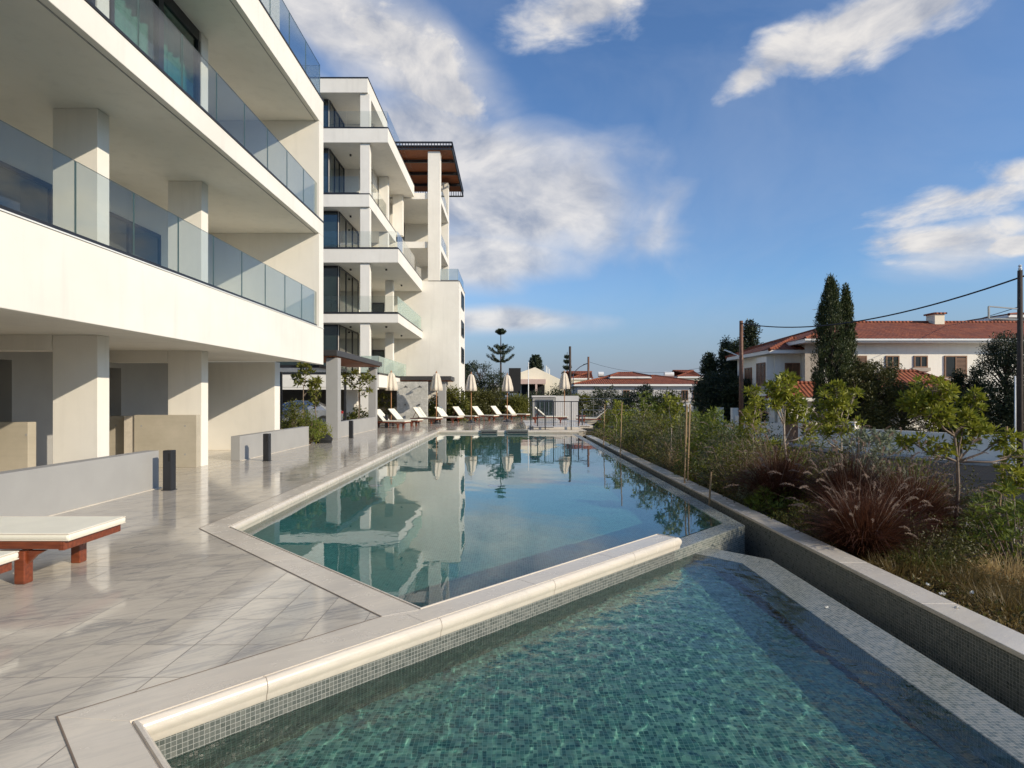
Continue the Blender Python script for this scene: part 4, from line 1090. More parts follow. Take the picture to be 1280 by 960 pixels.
def young_tree(lab, x, y, z0, trunk_top, ends, mat='leaf_yellow', r=.028, per=20, L=.115, W=.04, bark='pale_bark', extra=3, spread=.25, grp=None, name='young_tree'):
    """thin trunk, a few limbs, twigs that end in leaf rosettes. ends: crown lobes (dx,dy,dz,radius,count)"""
    t = thing(name, lab, 'tree', (x, y, z0), group=grp)
    b = MB(); pts = [Vector((0, 0, -.05))]; H = trunk_top
    for k in range(1, 6): pts.append(Vector((random.uniform(-.02, .02)*k**.5, random.uniform(-.02, .02), H*k/5)))
    b.tube(pts, [r*(1-.1*k) for k in range(6)], 7)
    cs = []
    for (dx, dy, dz, rad, cnt) in ends:
        e = Vector((dx, dy, dz)); s = pts[-1] if dz > H*1.1 else (pts[4] if dz > H*.8 else pts[3])
        m = s.lerp(e, .5)+Vector((random.uniform(-.05, .05), random.uniform(-.05, .05), -.04))
        b.tube([s, m, e], [r*.55, r*.4, r*.22], 5)
        for i in range(int(cnt*1.15)):
            v = unit(rng.normal(size=(1, 3)))[0]*rad*rng.uniform(.45, 1)**.6; v[2] *= .75
            c = np.array(e)+v; cs.append(c); q = Vector(c)
            b.tube([e.lerp(s, random.uniform(0, .35)), e.lerp(q, .6)+Vector((0, 0, .02)), q], [r*.2, r*.14, r*.08], 4, cap=False)
    b.build('trunk', bark, t, local=True, smooth=True)
    v, f = rosettes(np.array(cs), per, L, W)
    np_mesh('crown', v, f, mat, t); return t

def P3(px, py_base, z): x, y = P(px, py_base, z); return x, y
# the three young street-bed trees; crown lobes measured in the photo (px, py, radius px, twigs)
def crown(px0, Y, z0, lobes):
    out = []
    for (px, py, rp, cnt, dy) in lobes: out.append((PX(px, Y)-PX(px0, Y), dy, PZ(py, Y)-z0, rp/727*Y, cnt))
    return out
Y = 10.2; z0 = bedz(PX(983, Y), Y)
young_tree('slender young tree with a yellow-green crown and pale bare trunk, left of the cypresses', PX(983, Y), Y, z0, PZ(530, Y)-z0,
    crown(983, Y, z0, [(975, 487, 17, 20, 0), (990, 502, 17, 18, .15), (965, 505, 8, 6, -.1), (1003, 522, 15, 13, .2), (1012, 540, 9, 6, 0), (984, 476, 10, 9, 0)]), grp='young yellow-green trees in the planting bed')
Y = 12.0; z0 = bedz(PX(1052, Y), Y)
young_tree('young tree with a rounded yellow-green crown standing in front of the cypress pair', PX(1052, Y), Y, z0, PZ(545, Y)-z0,
    crown(1052, Y, z0, [(1040, 498, 20, 22, 0), (1060, 505, 15, 14, .2), (1030, 518, 17, 16, .1), (1048, 530, 20, 18, -.2), (1068, 492, 8, 6, 0), (1028, 540, 10, 7, 0), (1045, 485, 10, 8, 0)]), grp='young yellow-green trees in the planting bed')
Y = 7.6; z0 = bedz(PX(1195, Y), Y)
young_tree('largest young tree with a spreading yellow-green crown, nearest on the right side of the bed', PX(1195, Y), Y, z0, PZ(545, Y)-z0,
    crown(1195, Y, z0, [(1165, 488, 22, 26, 0), (1150, 505, 18, 20, .1), (1182, 500, 18, 18, .2), (1160, 520, 20, 18, -.1), (1222, 508, 12, 9, .1), (1228, 498, 9, 6, .1), (1205, 530, 18, 17, 0), (1228, 540, 18, 15, .1), (1252, 548, 15, 11, 0), (1210, 552, 12, 8, .1), (1150, 552, 12, 9, .2), (1178, 560, 15, 10, .1), (1272, 570, 12, 7, 0)]),
    L=.10, W=.032, per=19, r=.03, bark='bark', grp='young yellow-green trees in the planting bed')
# slighter saplings farther up the bed
for (lab, px, Y, top, lobes, mt) in (
    ('bright sapling with a loose leafy top beside the twin stakes', 838, 15.0, 505, [(838, 500, 11, 12, 0), (846, 512, 9, 8, 0), (830, 514, 9, 8, .1), (840, 526, 10, 8, 0)], 'leaf_yellow'),
    ('bright sapling near the far pool end, in front of the dark bushes of the bungalow', 770, 21.5, 512, [(768, 503, 9, 9, 0), (776, 510, 8, 7, 0), (764, 515, 8, 7, 0)], 'leaf_yellow'),
    ('upright narrow sapling just left of the left red grass', 942, 12.0, 505, [(942, 490, 8, 9, 0), (945, 505, 10, 10, 0), (938, 520, 10, 10, 0), (944, 535, 10, 9, 0), (932, 548, 9, 6, 0)], 'leaf_yellow'),
    ('leafy sapling with long leaves between the twin stakes and the upright sapling', 893, 13.2, 530, [(893, 518, 11, 10, 0), (885, 530, 10, 9, 0), (902, 532, 10, 8, 0), (893, 545, 12, 8, .1), (908, 548, 8, 5, 0)], 'leaf_green'),
    ('small bright sapling in front of the round green tree of the bungalow', 805, 19.0, 505, [(805, 497, 9, 9, 0), (812, 507, 9, 8, 0), (798, 510, 9, 7, 0)], 'leaf_green'),
    ('low spreading sapling behind the biggest red grass', 1090, 11.0, 560, [(1085, 548, 12, 10, 0), (1100, 556, 11, 8, 0), (1072, 558, 10, 7, 0), (1115, 548, 9, 7, 0)], 'leaf_grey'),
    ('low leafy sapling at the right edge of the bed', 1268, 7.6, 600, [(1262, 590, 14, 9, 0), (1275, 605, 14, 9, 0), (1255, 612, 12, 7, 0)], 'leaf_yellow')):
    z0 = bedz(PX(px, Y), Y)
    young_tree(lab, PX(px, Y), Y, z0, PZ(top+8, Y)-z0, crown(px, Y, z0, lobes), mt, .016, 17, .12, .03, 'pale_bark', grp='small saplings in the planting bed', name='sapling')
# wooden stakes
for i, (px, yb, yt, Y, l) in enumerate(((775, 560, 503, 17.5, 'pale stake beside the pool end among the first shrubs'), (754, 556, 505, 21, 'pale stake close to the end of the pool wall'), (855, 618, 506, 11.6, 'left one of two tall pale stakes tied to a shrub'), (859, 610, 505, 11.9, 'right one of two tall pale stakes tied to a shrub'),
        (885, 640, 590, 9.6, 'short pale stake near the pool coping'), (1243, 590, 533, 8.6, 'slanting pale stake right of the nearest young tree'))):
    x = PX(px, Y); t = MB().tube([(x, Y, bedz(x, Y)-.1), (x+(.06 if i != 5 else .2), Y+.02, PZ(yt, Y))], .016, 7).build('wooden_stake', 'stake'); tag(t, l, 'stake', group='wooden stakes in the planting bed')

# shrubs
def shrub(lab, px, Y, w, h, mat, kind='clump', n=40, L=.07, grp='shrubs in the planting bed', x=None, z=None, per=26, name='shrub', W=None):
    x = PX(px, Y) if x is None else x
    if x > 2:
        if Y < 24: w, h, n = w*1.25, h*1.15, int(n*1.7)
        x = max(x, 3.74+w*.85)
    z = bedz(x, Y) if z is None else z
    t = thing(name, lab, 'shrub', (x, Y, z), group=grp); b = MB(); cs = []
    for i in range(n):
        a = random.uniform(0, 6.283); rr = random.random()**.55*w; zz = h*(random.uniform(.18, 1))*(1-.45*(rr/w)**2)
        c = (rr*math.cos(a), rr*math.sin(a), zz); cs.append(c)
        if i % 2 == 0: b.tube([(c[0]*.15, c[1]*.15, -.03), (c[0]*.6, c[1]*.6, zz*.55), c], [.011, .008, .004], 4, cap=False)
    b.build('stems', 'bark', t, local=True, smooth=True); cs = np.array(cs)
    if kind == 'clump': v, f = clumps(cs, rng.uniform(.10, .2, n)*max(.8, w*1.2), per, L, W)
    else: v, f = rosettes(cs, per, L, W or L*.2, spread=.6, up=.55)
    np_mesh('foliage', v, f, mat, t); return t
lst = [
 ('airy olive-green shrub at the pool end next to the pale stakes', 782, 18.5, .75, 1.55, 'leaf_mid', 'clump', 46, .085),
 ('small bright green shrub right of the railing', 762, 22.5, .7, 1.35, 'leaf_green', 'clump', 40, .09),
 ('rounded bright green shrub before the dark garden bush of the bungalow', 800, 20.5, .8, 1.5, 'leaf_yellow', 'clump', 36, .09),
 ('grey-green feathery shrub behind the straw-coloured grass', 822, 14.5, .62, 1.5, 'leaf_olive', 'clump', 60, .06),
 ('tall green shrub behind the twin stakes', 868, 16.5, .75, 1.65, 'leaf_green', 'clump', 50, .08),
 ('wispy olive shrub tied to the twin stakes', 855, 11.6, .62, 1.4, 'leaf_olive', 'clump', 85, .055),
 ('low olive shrub spreading over the coping, mid way along the pool', 880, 10.6, .5, 1.1, 'leaf_mid', 'clump', 60, .05),
 ('bright green long-leaved shrub left of the dark red grass', 893, 12.6, .5, 1.35, 'leaf_yellow', 'rosette', 30, .15),
 ('upright bright green shrub behind the dark red grass', 944, 12.2, .36, 1.6, 'leaf_yellow', 'rosette', 34, .14),
 ('thin-leaved green shrub beside the brown pole base', 925, 15.5, .6, 1.2, 'leaf_green', 'rosette', 30, .15),
 ('long-leaved blue-green shrub between the young trees', 1082, 9.4, .45, 1.55, 'leaf_grey', 'rosette', 40, .15),
 ('low leafy shrub at the foot of the dark red grass', 958, 8.9, .34, .5, 'leaf_green', 'rosette', 42, .11),
 ('bright low shrub with strap leaves by the pool coping', 962, 8.0, .42, .42, 'leaf_mid', 'clump', 60, .045),
 ('dark glossy leafy shrub near the foot of the largest young tree', 1215, 7.5, .48, .72, 'leaf_green', 'rosette', 44, .12),
 ('green shrub filling the right edge of the photo', 1275, 7.0, .5, 1.0, 'leaf_green', 'rosette', 50, .11),
 ('low bright green shrub behind the nearest stake on the right', 1165, 7.9, .35, .4, 'leaf_yellow', 'rosette', 24, .16),
 ('yellow-green feathery shrub left of the big fountain grass', 1010, 9.2, .5, .72, 'leaf_yellow', 'clump', 70, .045),
 ('broad low green shrub at the far end of the bed', 745, 25.5, .9, 1.3, 'leaf_mid', 'clump', 40, .1),
 ('dark green shrub behind the steel railing end', 770, 28.5, 1.0, 1.5, 'leaf_green', 'clump', 44, .11),
 ('loose green shrub in front of the bungalow garden', 812, 26, 1.2, 1.6, 'leaf_mid', 'clump', 50, .12),
 ('loose yellow-green shrub by the street kerb', 850, 22, .9, 1.6, 'leaf_yellow', 'clump', 40, .1),
 ('olive shrub by the street kerb in front of the conifers', 890, 21, .9, 1.3, 'leaf_olive', 'clump', 50, .09),
 ('small green shrub on the kerb side before the garden wall', 965, 17, .6, 1.0, 'leaf_yellow', 'rosette', 34, .14),
 ('dense green shrub behind the straw-coloured grass tuft', 800, 16.0, .8, 1.5, 'leaf_mid', 'clump', 80, .07),
 ('olive shrub between the straw grass and the pool coping end', 770, 20.0, .8, 1.3, 'leaf_olive', 'clump', 70, .08),
 ('green shrub just behind the twin stakes, nearer the coping', 838, 12.6, .6, 1.35, 'leaf_green', 'clump', 90, .06),
 ('dark green low shrub under the wispy olive shrub', 866, 11.0, .5, .6, 'leaf_bush', 'clump', 80, .05),
 ('dark low shrub at the foot of the left red grass', 905, 9.6, .5, .5, 'leaf_bush', 'clump', 80, .045),
 ('dark leafy low shrub under the young tree left of the cypresses', 975, 9.6, .55, .55, 'leaf_bush', 'clump', 90, .045),
 ('dark low shrub against the coping in front of the biggest red grass', 1030, 7.3, .45, .4, 'leaf_bush', 'clump', 90, .04),
 ('dark twiggy low shrub right of the biggest red grass', 1150, 6.9, .5, .5, 'leaf_bush', 'clump', 90, .04),
 ('bushy olive shrub beside the kerb behind the young trees', 1010, 13.5, .8, .8, 'leaf_bush', 'clump', 80, .06),
 ('bushy dark shrub by the kerb behind the biggest red grass', 1110, 10.5, .7, .6, 'leaf_bush', 'clump', 80, .055),
 ('bushy yellow-green shrub by the kerb between the two left young trees', 1018, 13.8, .7, 1.25, 'leaf_mid', 'clump', 60, .07),
 ('bushy olive shrub by the kerb right of the tree before the cypresses', 1062, 13.2, .65, 1.2, 'leaf_bush', 'clump', 60, .065),
 ('leafy green shrub by the kerb between the middle and the largest young tree', 1130, 11.2, .6, 1.2, 'leaf_green', 'rosette', 50, .13),
 ('tall loose olive shrub behind the straw grass, its top above the road', 835, 16.8, .8, 1.5, 'leaf_olive', 'clump', 60, .07),
 ('tall bright green shrub between the twin stakes and the brown utility pole', 905, 16.0, .7, 1.45, 'leaf_mid', 'clump', 60, .08),
 ('bushy green shrub right behind the left red grass', 958, 12.8, .65, 1.35, 'leaf_mid', 'clump', 60, .065),
 ('leafy green shrub between the left red grass and the tree before the cypresses', 1015, 11.6, .55, 1.15, 'leaf_green', 'rosette', 50, .13),
 ('mixed green shrub filling the gap left of the largest young tree', 1122, 10.0, .6, 1.15, 'leaf_mid', 'clump', 60, .055),
 ('broad olive shrub at the kerb behind the largest young tree', 1195, 9.6, .6, 1.0, 'leaf_bush', 'clump', 70, .05),
 ('tall green shrub at the right edge behind the largest young tree', 1262, 8.6, .45, 1.05, 'leaf_green', 'rosette', 60, .12),
 ('bushy green shrub at the kerb near the brown utility pole', 925, 19.0, .9, 1.3, 'leaf_mid', 'clump', 60, .08),
 ('olive green shrub near the kerb half way up the bed', 860, 20.0, .9, 1.5, 'leaf_bush', 'clump', 60, .08),
 ('pale grey-green herb near the coping in mid bed', 905, 9.3, .25, .75, 'leaf_grey', 'clump', 24, .05),
]
for (lab, px, Y, w, h, mat, kind, n, L) in lst: shrub(lab, px, Y, w, h, mat, kind, n, L, per=26 if kind == 'clump' else 17)

# grasses
def blades(n, r0, L, spread, w, seg=5, droop=1.0, h0=0.):
    """arching strips from a tuft; returns verts, faces, tips"""
    a = rng.uniform(0, 2*np.pi, n); out = np.stack([np.cos(a), np.sin(a), np.zeros(n)], 1)
    base = out*(r0*rng.uniform(0, 1, n)**.6)[:, None]; Ls = L*rng.uniform(.55, 1.1, n); sp = spread*rng.uniform(.15, 1.15, n)
    side = np.stack([-out[:, 1], out[:, 0], np.zeros(n)], 1); V_ = []; 
    side = unit(side+rng.normal(size=side.shape)*.35); sw = rng.normal(size=(n, 3))*np.array([1, 1, .25])*.16
    for k in range(seg+1):
        t = k/seg; p = base+out*(Ls*sp*(t**1.4))[:, None]+sw*(Ls*t**2)[:, None]; p[:, 2] += Ls*(t*1.0-droop*sp*t**2.6*.75)+h0
        ww = w*(1-t**2)*.5+.0006; V_.append(p-side*ww); V_.append(p+side*ww)
    Vv = np.stack(V_, 1); m = 2*(seg+1); f0 = np.array([[2*k, 2*k+1, 2*k+3, 2*k+2] for k in range(seg)])
    f = (np.arange(n)[:, None, None]*m+f0[None]).reshape(-1, 4)
    tips = Vv[:, -1]; prev = Vv[:, -3]
    return Vv.reshape(-1, 3), f, tips, unit(tips-prev)
def plumes(tips, dirs, L, r, n=24):
    """bristly seed heads: fluffy short leaves along a nodding axis"""
    out = []
    for t, d in zip(tips, dirs):
        k = np.linspace(0, 1, n); ax = t[None]+d[None]*(k*L)[:, None]; ax[:, 2] -= (k**2)*L*.45
        q = np.repeat(ax, 3, 0); dd = rng.normal(size=(len(q), 3))+d*1.0; rr = np.repeat(np.sin(np.pi*np.clip(k*.9+.08, 0, 1))**.6, 3)
        out.append(leaf_quads(q, dd, r*2.0*rr+.004, .006+.2*r, 0.1))
    return join_q(out)
def grass(lab, px, Y, h, spread, n, mat, npl=0, w=.0062, x=None, grp='ornamental grasses in the planting bed', r0=.12, droop=1.0, name='fountain_grass', plL=.16):
    x = max(PX(px, Y), 3.72+r0+h*.3); z = bedz(x, Y)
    t = thing(name, lab, 'grass clump', (x, Y, z-.02), group=grp)
    v, f, tp, dr = blades(n, r0, h, spread, w, droop=droop); np_mesh('blades', v, f, mat, t)
    if npl:
        v, f, tp, dr = blades(npl, r0, h*1.28, spread*.85, .004, droop=droop*.6); v2, f2 = plumes(tp, dr, plL*1.15, .0085); np_mesh('stalks', v, f, 'grass_plume', t); np_mesh('seed_heads', v2, f2, 'grass_plume', t)
    return t
grass('dark red fountain grass with pale seed heads behind the pool coping, left clump', 935, 9.2, 1.3, .6, 3800, 'grass_purple', 60)
grass('small dark red grass clump merging into the back of the left red clump', 972, 10.2, 1.1, .62, 2300, 'grass_purple', 40)
grass('big dark red-brown fountain grass at the right, its nearest clump beside the coping', 1080, 6.9, 1.06, .66, 4200, 'grass_purple', 70)
grass('big dark red-brown fountain grass behind the nearest red clump', 1135, 7.7, 1.34, .62, 3600, 'grass_purple', 70)
grass('arching red-brown fountain grass between the two largest red clumps and the young trees', 1062, 8.4, 1.34, .62, 3200, 'grass_purple', 60)
grass('small red-brown grass with pale heads just right of the largest young tree trunk', 1245, 7.9, .7, .6, 500, 'grass_purple', 14)
grass('straw-coloured dry grass tuft beside the coping at mid pool', 815, 14.2, .72, .38, 700, 'grass_straw', 0, droop=.5, w=.007, r0=.3, name='dry_grass')
grass('thin straw tuft left of the dry grass tuft', 783, 17.5, .7, .4, 300, 'grass_straw', 0, droop=.5, r0=.25, name='dry_grass')
for i, (px, Y, h, s, n, m, l) in enumerate(((1150, 6.6, .5, .8, 500, 'grass_green', 'bright green strap-leaved grass below the nearest young tree'), (1010, 8.3, .42, .8, 420, 'grass_green', 'yellow-green grass tuft near the coping left of the big red grass'),
    (1215, 5.9, .42, .9, 700, 'cover_brown', 'brownish low grass tuft near the right edge'), (1265, 5.3, .42, .9, 800, 'cover_brown', 'brownish low grass tuft cut by the right edge, nearest of all'), (1180, 6.3, .38, .9, 600, 'cover_brown', 'brownish low grass tuft close to the coping on the right'),
    (1258, 6.4, .45, .8, 600, 'grass_straw', 'straw-tinted grass tuft in front of the pale pavement at the right edge'), (1120, 6.3, .3, .9, 500, 'cover_brown', 'low brown tuft at the foot of the nearest big red grass'), (900, 11.0, .5, .5, 300, 'grass_straw', 'pale grass tuft behind the coping left of the dark red grass'),
    (1050, 7.1, .35, .9, 500, 'grass_green', 'low green grass tuft against the coping before the big red grass'))):
    grass(l, px, Y, h, s, n, m, 0, w=.006, r0=.25, droop=.9, name='grass_tuft', grp='low grass tufts in the planting bed')

# ground cover over the bed: uncountable
N = 7500; xs = rng.uniform(3.72, 8.1, N); ys = 3+rng.uniform(0, 1, N)**1.3*27
xs = np.concatenate([xs, rng.uniform(3.72, 5.2, 2600)]); ys = np.concatenate([ys, rng.uniform(4, 13, 2600)])
keep = (np.sin(xs*1.9+ys*.7)+np.sin(ys*1.3-xs)+rng.normal(size=len(xs))*.6) > -.6; xs, ys = xs[keep], ys[keep]
cs = np.stack([xs, ys, np.array([bedz(a, b) for a, b in zip(xs, ys)])+.04+rng.uniform(0, 1, len(xs))**2.2*np.clip((ys-4)*.05, .05, .42)], 1)
h_ = len(cs)//2
v, f = clumps(cs[:h_], .12, 15, .055, .018, 1.0); o = np_mesh('ground_cover', v, f, 'leaf_bush'); tag(o, 'low leafy ground cover in the planting bed', 'ground cover', kind='stuff')
v, f = clumps(cs[h_:], .09, 9, .06, .014, .8); o = np_mesh('ground_cover', v, f, 'cover_brown'); tag(o, 'brownish dry ground cover in the planting bed', 'ground cover', kind='stuff')
fl = [(1033, 4.95), (1178, 5.05), (1196, 4.7), (1215, 5.2), (1170, 4.8), (1160, 5.3)]
v, f = rosettes(np.array([(PX(px, Y), Y, bedz(PX(px, Y), Y)+.22) for px, Y in fl]), 9, .028, .02, spread=.3, up=.5, R0=.0); o = np_mesh('flowers', v, f, 'flower'); tag(o, 'scattered tiny white flowers at the coping edge', 'flowers', kind='stuff')

# planter between the buildings
pb = MB(); pb.box(-12.5, -7.3, 19.9, 22.4, -.2, .04); S(pb.build('planter_soil', 'soil'))
def fern(lab, px, Y, h, n, L=.06, mat='leaf_green', w=.5, name='shrub'): return shrub(lab, px, Y, w, h, mat, 'clump', int(n*2.2), L, z=.02, grp='plants in the planter beside the first block', name=name)
fern('dense dark green shrub in the planter against the white column', 368, 20.0, 1.5, 60, .08, 'leaf_mid', .55)
fern('low yellow-green shrub at the right end of the planter', 398, 20.6, .8, 34, .07, 'leaf_yellow', .42)
fern('rounded green shrub in the middle of the planter', 386, 20.3, 1.15, 36, .07, 'leaf_green', .5)
def planter_tree(lab, px, Y, top, lobes, th_):
    young_tree(lab, PX(px, Y), Y, 0, th_, crown(px, Y, 0, lobes), 'leaf_mid', .03, 14, .2, .07, 'bark', grp='small trees by the pergola')
planter_tree('small large-leaved tree in the planter, left of the tall grey pillar', 380, 20.8, 0, [(382, 462, 10, 9, 0), (372, 474, 9, 7, .1), (392, 478, 7, 6, 0), (385, 486, 8, 5, .1)], 2.0)
planter_tree('thin young tree between the planter tree and the tall grey pillar', 395, 21.8, 0, [(395, 492, 6, 5, 0), (394, 478, 4, 3, 0), (393, 505, 6, 4, 0)], 1.9)
planter_tree('large-leaved tree under the dark pergola roof between its pillars', 449, 27.0, 0, [(450, 470, 12, 12, 0), (438, 478, 10, 9, 0), (460, 475, 10, 9, 0), (430, 470, 6, 5, 0), (455, 490, 8, 5, 0)], 2.0)
for px, Y, h, l in ((448, 30.5, 1.1, 'low bush behind the grey wall between the pergola pillars'), (480, 38.3, 2.2, 'green bush between the pergola pillar and the leftmost parasol'), (545, 39.6, 1.9, 'climbing bush right of the shower wall'), (534, 39.0, 1.2, 'small bush at the right foot of the shower wall')):
    fern(l, px, Y, h, 34, .11, 'leaf_mid', .65)
pm = MB()
for i in range(16):
    x = PX(404, 21)+random.uniform(-.5, .4); y = 20.1+random.uniform(0, 1.2); r_ = random.uniform(.08, .2)
t = thing('boulder', 'dark rounded rock at the end of the planter beside the tall grey pillar', 'rock', (PX(404, 20.6), 20.6, 0))
bm = bmesh.new(); bmesh.ops.create_icosphere(bm, subdivisions=3, radius=.32)
for v_ in bm.verts: v_.co *= 1+.12*math.sin(v_.co.x*9+v_.co.y*7)+.05*math.sin(v_.co.z*23); v_.co.z *= .6
me = bpy.data.meshes.new('rock'); bm.to_mesh(me); bm.free(); me.materials.append(M['asphalt']); o = bpy.data.objects.new('rock', me); COL.objects.link(o); o.parent = t; o.location.z = .1

# background trees
def big_tree(name, lab, px, Y, w, h, mat, n, per, L, shape='round', base=-1.3, trunk=.16, rad=(.35, .7), grp=None, x=None, tb=.15):
    x = PX(px, Y) if x is None else x; t = thing(name, lab, 'tree', (x, Y, base), group=grp)
    b = MB(); b.tube([(0, 0, 0), (.03, .02, h*.45), (0, 0, h*.85)], [trunk, trunk*.7, trunk*.2], 8); cs = []
    for i in range(n):
        a = random.uniform(0, 6.283); u = random.uniform(tb, 1)
        if shape == 'round': q = math.sqrt(max(.03, 1-((u-.55)/.5)**2)) if u > .55 else math.sqrt(max(.03, 1-((u-.55)/.6)**2))
        elif shape == 'column': q = min(1, (u-tb+.05)*6)*(1-u**3.2)**.8+.06
        else: q = (1-u)**.75+.06                       # cone
        rr = w*q*random.uniform(.2, 1)**.5*(1+.18*math.sin(a*3+u*9)); c = (rr*math.cos(a), rr*math.sin(a), h*u)
        cs.append(c)
        if i % 3 == 0: b.tube([(0, 0, h*u*.75), (c[0]*.6, c[1]*.6, h*u*.92), c], [trunk*.3, trunk*.18, .01], 4, cap=False)
    b.build('trunk', 'dark_bark', t, local=True, smooth=True)
    cs = np.array(cs); r = rng.uniform(rad[0], rad[1], n)
    v, f = clumps(cs, r, per, L, L*.4, 1.0, .2) if shape != 'column' else clumps(cs, r, per, L*1.5, L*.4, 2.4, 2.2); np_mesh('crown', v, f, mat, t); return t
big_tree('cypress', 'taller dark cypress of the pair in front of the white house', 1038, 29.5, .80, PZ(352, 29.5)+1.0, 'leaf_cypress', 420, 80, .09, 'column', -1.0, rad=(.09, .2), grp='pair of cypresses', tb=.08)
big_tree('cypress', 'slightly shorter cypress at the right of the pair', 1057, 30.0, .55, PZ(364, 30.0)+1.0, 'leaf_cypress', 330, 80, .09, 'column', -1.0, rad=(.08, .18), grp='pair of cypresses', tb=.08)
big_tree('garden_tree', 'rounded olive-green tree in front of the white house, right of the cypresses', 1094, 29, 1.3, PZ(454, 29)+1.0, 'leaf_bush', 190, 110, .11, 'round', -1.0, rad=(.18, .36), grp='garden trees of the white house')
big_tree('garden_tree', 'dark olive bush-like tree against the cypress foot', 1070, 28.7, .95, PZ(466, 28.7)+1.0, 'leaf_bush', 90, 70, .13, 'round', -1.0, rad=(.2, .45), grp='garden trees of the white house')
big_tree('garden_tree', 'low dark olive tree in front of the garage roof', 1128, 28.5, 1.4, PZ(482, 28.5)+1.0, 'leaf_bush', 140, 90, .11, 'round', -1.0, rad=(.2, .38), grp='garden trees of the white house')
for i, (px, Y, py, w, l) in enumerate(((1199, 28, 466, .65, 'small pointed dark conifer right of the garage roof'), (1221, 27.5, 460, .65, 'second small pointed dark conifer, next to the taller dark tree'), (1176, 28.5, 492, 1.0, 'lower dark conifer just behind the garden wall'))):
    big_tree('conifer', l, px, Y, w, PZ(py, Y)+1.0, 'leaf_dark', 110, 70, .11, 'cone', -1.0, rad=(.15, .35), grp='dark conifers behind the garden wall', tb=.05)
big_tree('dark_tree', 'tall dark tree at the right edge in front of the white house', 1258, 26, 1.1, PZ(422, 26)+1.0, 'leaf_dark', 200, 80, .11, 'round', -1.0, rad=(.2, .42), grp='dark trees at the right edge', tb=.05)
big_tree('dark_tree', 'very dark dense tree cut by the right edge', 1296, 25, 1.5, PZ(432, 25)+1.0, 'leaf_dark', 180, 80, .11, 'round', -1.0, rad=(.2, .42), grp='dark trees at the right edge', tb=.05)
big_tree('dark_tree', 'dark undergrowth tree behind the garden wall at the right', 1235, 26.5, 2.0, PZ(490, 26.5)+1.0, 'leaf_dark', 170, 80, .11, 'round', -1.0, rad=(.2, .42), grp='dark trees at the right edge', tb=.03)
for i, (px, Y, py, w, sh, l) in enumerate(((887, 44, 447, 1.3, 'cone', 'leftmost pointed dark conifer of the clump left of the brown pole'), (908, 46, 428, 1.4, 'cone', 'middle pointed dark conifer of the clump left of the brown pole'), (922, 43, 430, 1.3, 'cone', 'dark conifer directly behind the brown pole'), (938, 45, 402, 1.3, 'cone', 'tallest dark conifer, rising between the brown pole and the white house'),
     (898, 41, 470, 1.7, 'round', 'rounded dark tree at the foot of the conifer clump'), (930, 39.5, 475, 1.6, 'round', 'dark round tree behind the foot of the brown pole'), (951, 37.5, 498, 1.1, 'round', 'low dark tree against the left side of the white house'))):
    big_tree('conifer' if sh == 'cone' else 'dark_tree', l, px, Y, w, PZ(py, Y)+1.2, 'leaf_dark', 170, 70, .2, sh, -1.2, rad=(.25, .6), grp='dark conifer clump left of the brown pole', tb=.06)
for i, (px, Y, py, w, m, l) in enumerate(((757, 55, 486, 1.6, 'leaf_dark', 'dark round bush before the left end of the bungalow'), (779, 54, 494, 1.0, 'leaf_dark', 'dark bush left of the bungalow windows'), (803, 50, 485, 1.1, 'leaf_dark', 'small dark round tree in front of the bungalow wall'), (833, 46, 492, 1.25, 'leaf_mid', 'green round tree in front of the bungalow wall'),
      (820, 48, 500, .9, 'leaf_dark', 'small dark bush between the round trees of the bungalow'), (700, 58, 485, 1.3, 'leaf_dark', 'dark bush behind the rightmost parasol'), (728, 52, 495, 1.2, 'leaf_mid', 'green bush right of the white bar'), (880, 44, 504, 1.1, 'leaf_mid', 'green bush between the bungalow and the conifers'))):
    big_tree('garden_bush', l, px, Y, w, PZ(py, Y)+1.2, m, 80, 60, .2, 'round', -1.2, trunk=.1, rad=(.3, .6), grp='garden bushes before the bungalow', tb=.05)
for i, (px, Y, py, w, m, l) in enumerate(((600, 62, 456, 2.2, 'leaf_dark', 'tall dark tree behind the middle parasol'), (584, 60, 470, 1.5, 'leaf_dark', 'dark tree against the corner of the second block'), (618, 60, 470, 2.2, 'leaf_dark', 'broad dark tree left of the big island pine'), (583, 49, 484, 1.3, 'leaf_bush', 'green tree just right of the second block corner'),
      (596, 50, 490, 1.5, 'leaf_bush', 'green tree behind the third and fourth loungers'), (617, 51, 492, 1.5, 'leaf_bush', 'green tree behind the fifth lounger'), (645, 50, 499, 1.2, 'leaf_mid', 'low green tree behind the fourth parasol'), (670, 57, 494, 1.4, 'leaf_dark', 'dark low tree in front of the carport'), (568, 40.9, 490, .75, 'leaf_mid', 'bright green bush right of the second pergola pillar, against the white wall'))):
    big_tree('garden_tree', l, px, Y, w, PZ(py, Y)+1.2, m, 120, 60, .2, 'round', -1.2, rad=(.3, .65), grp='trees beyond the loungers', tb=.05)
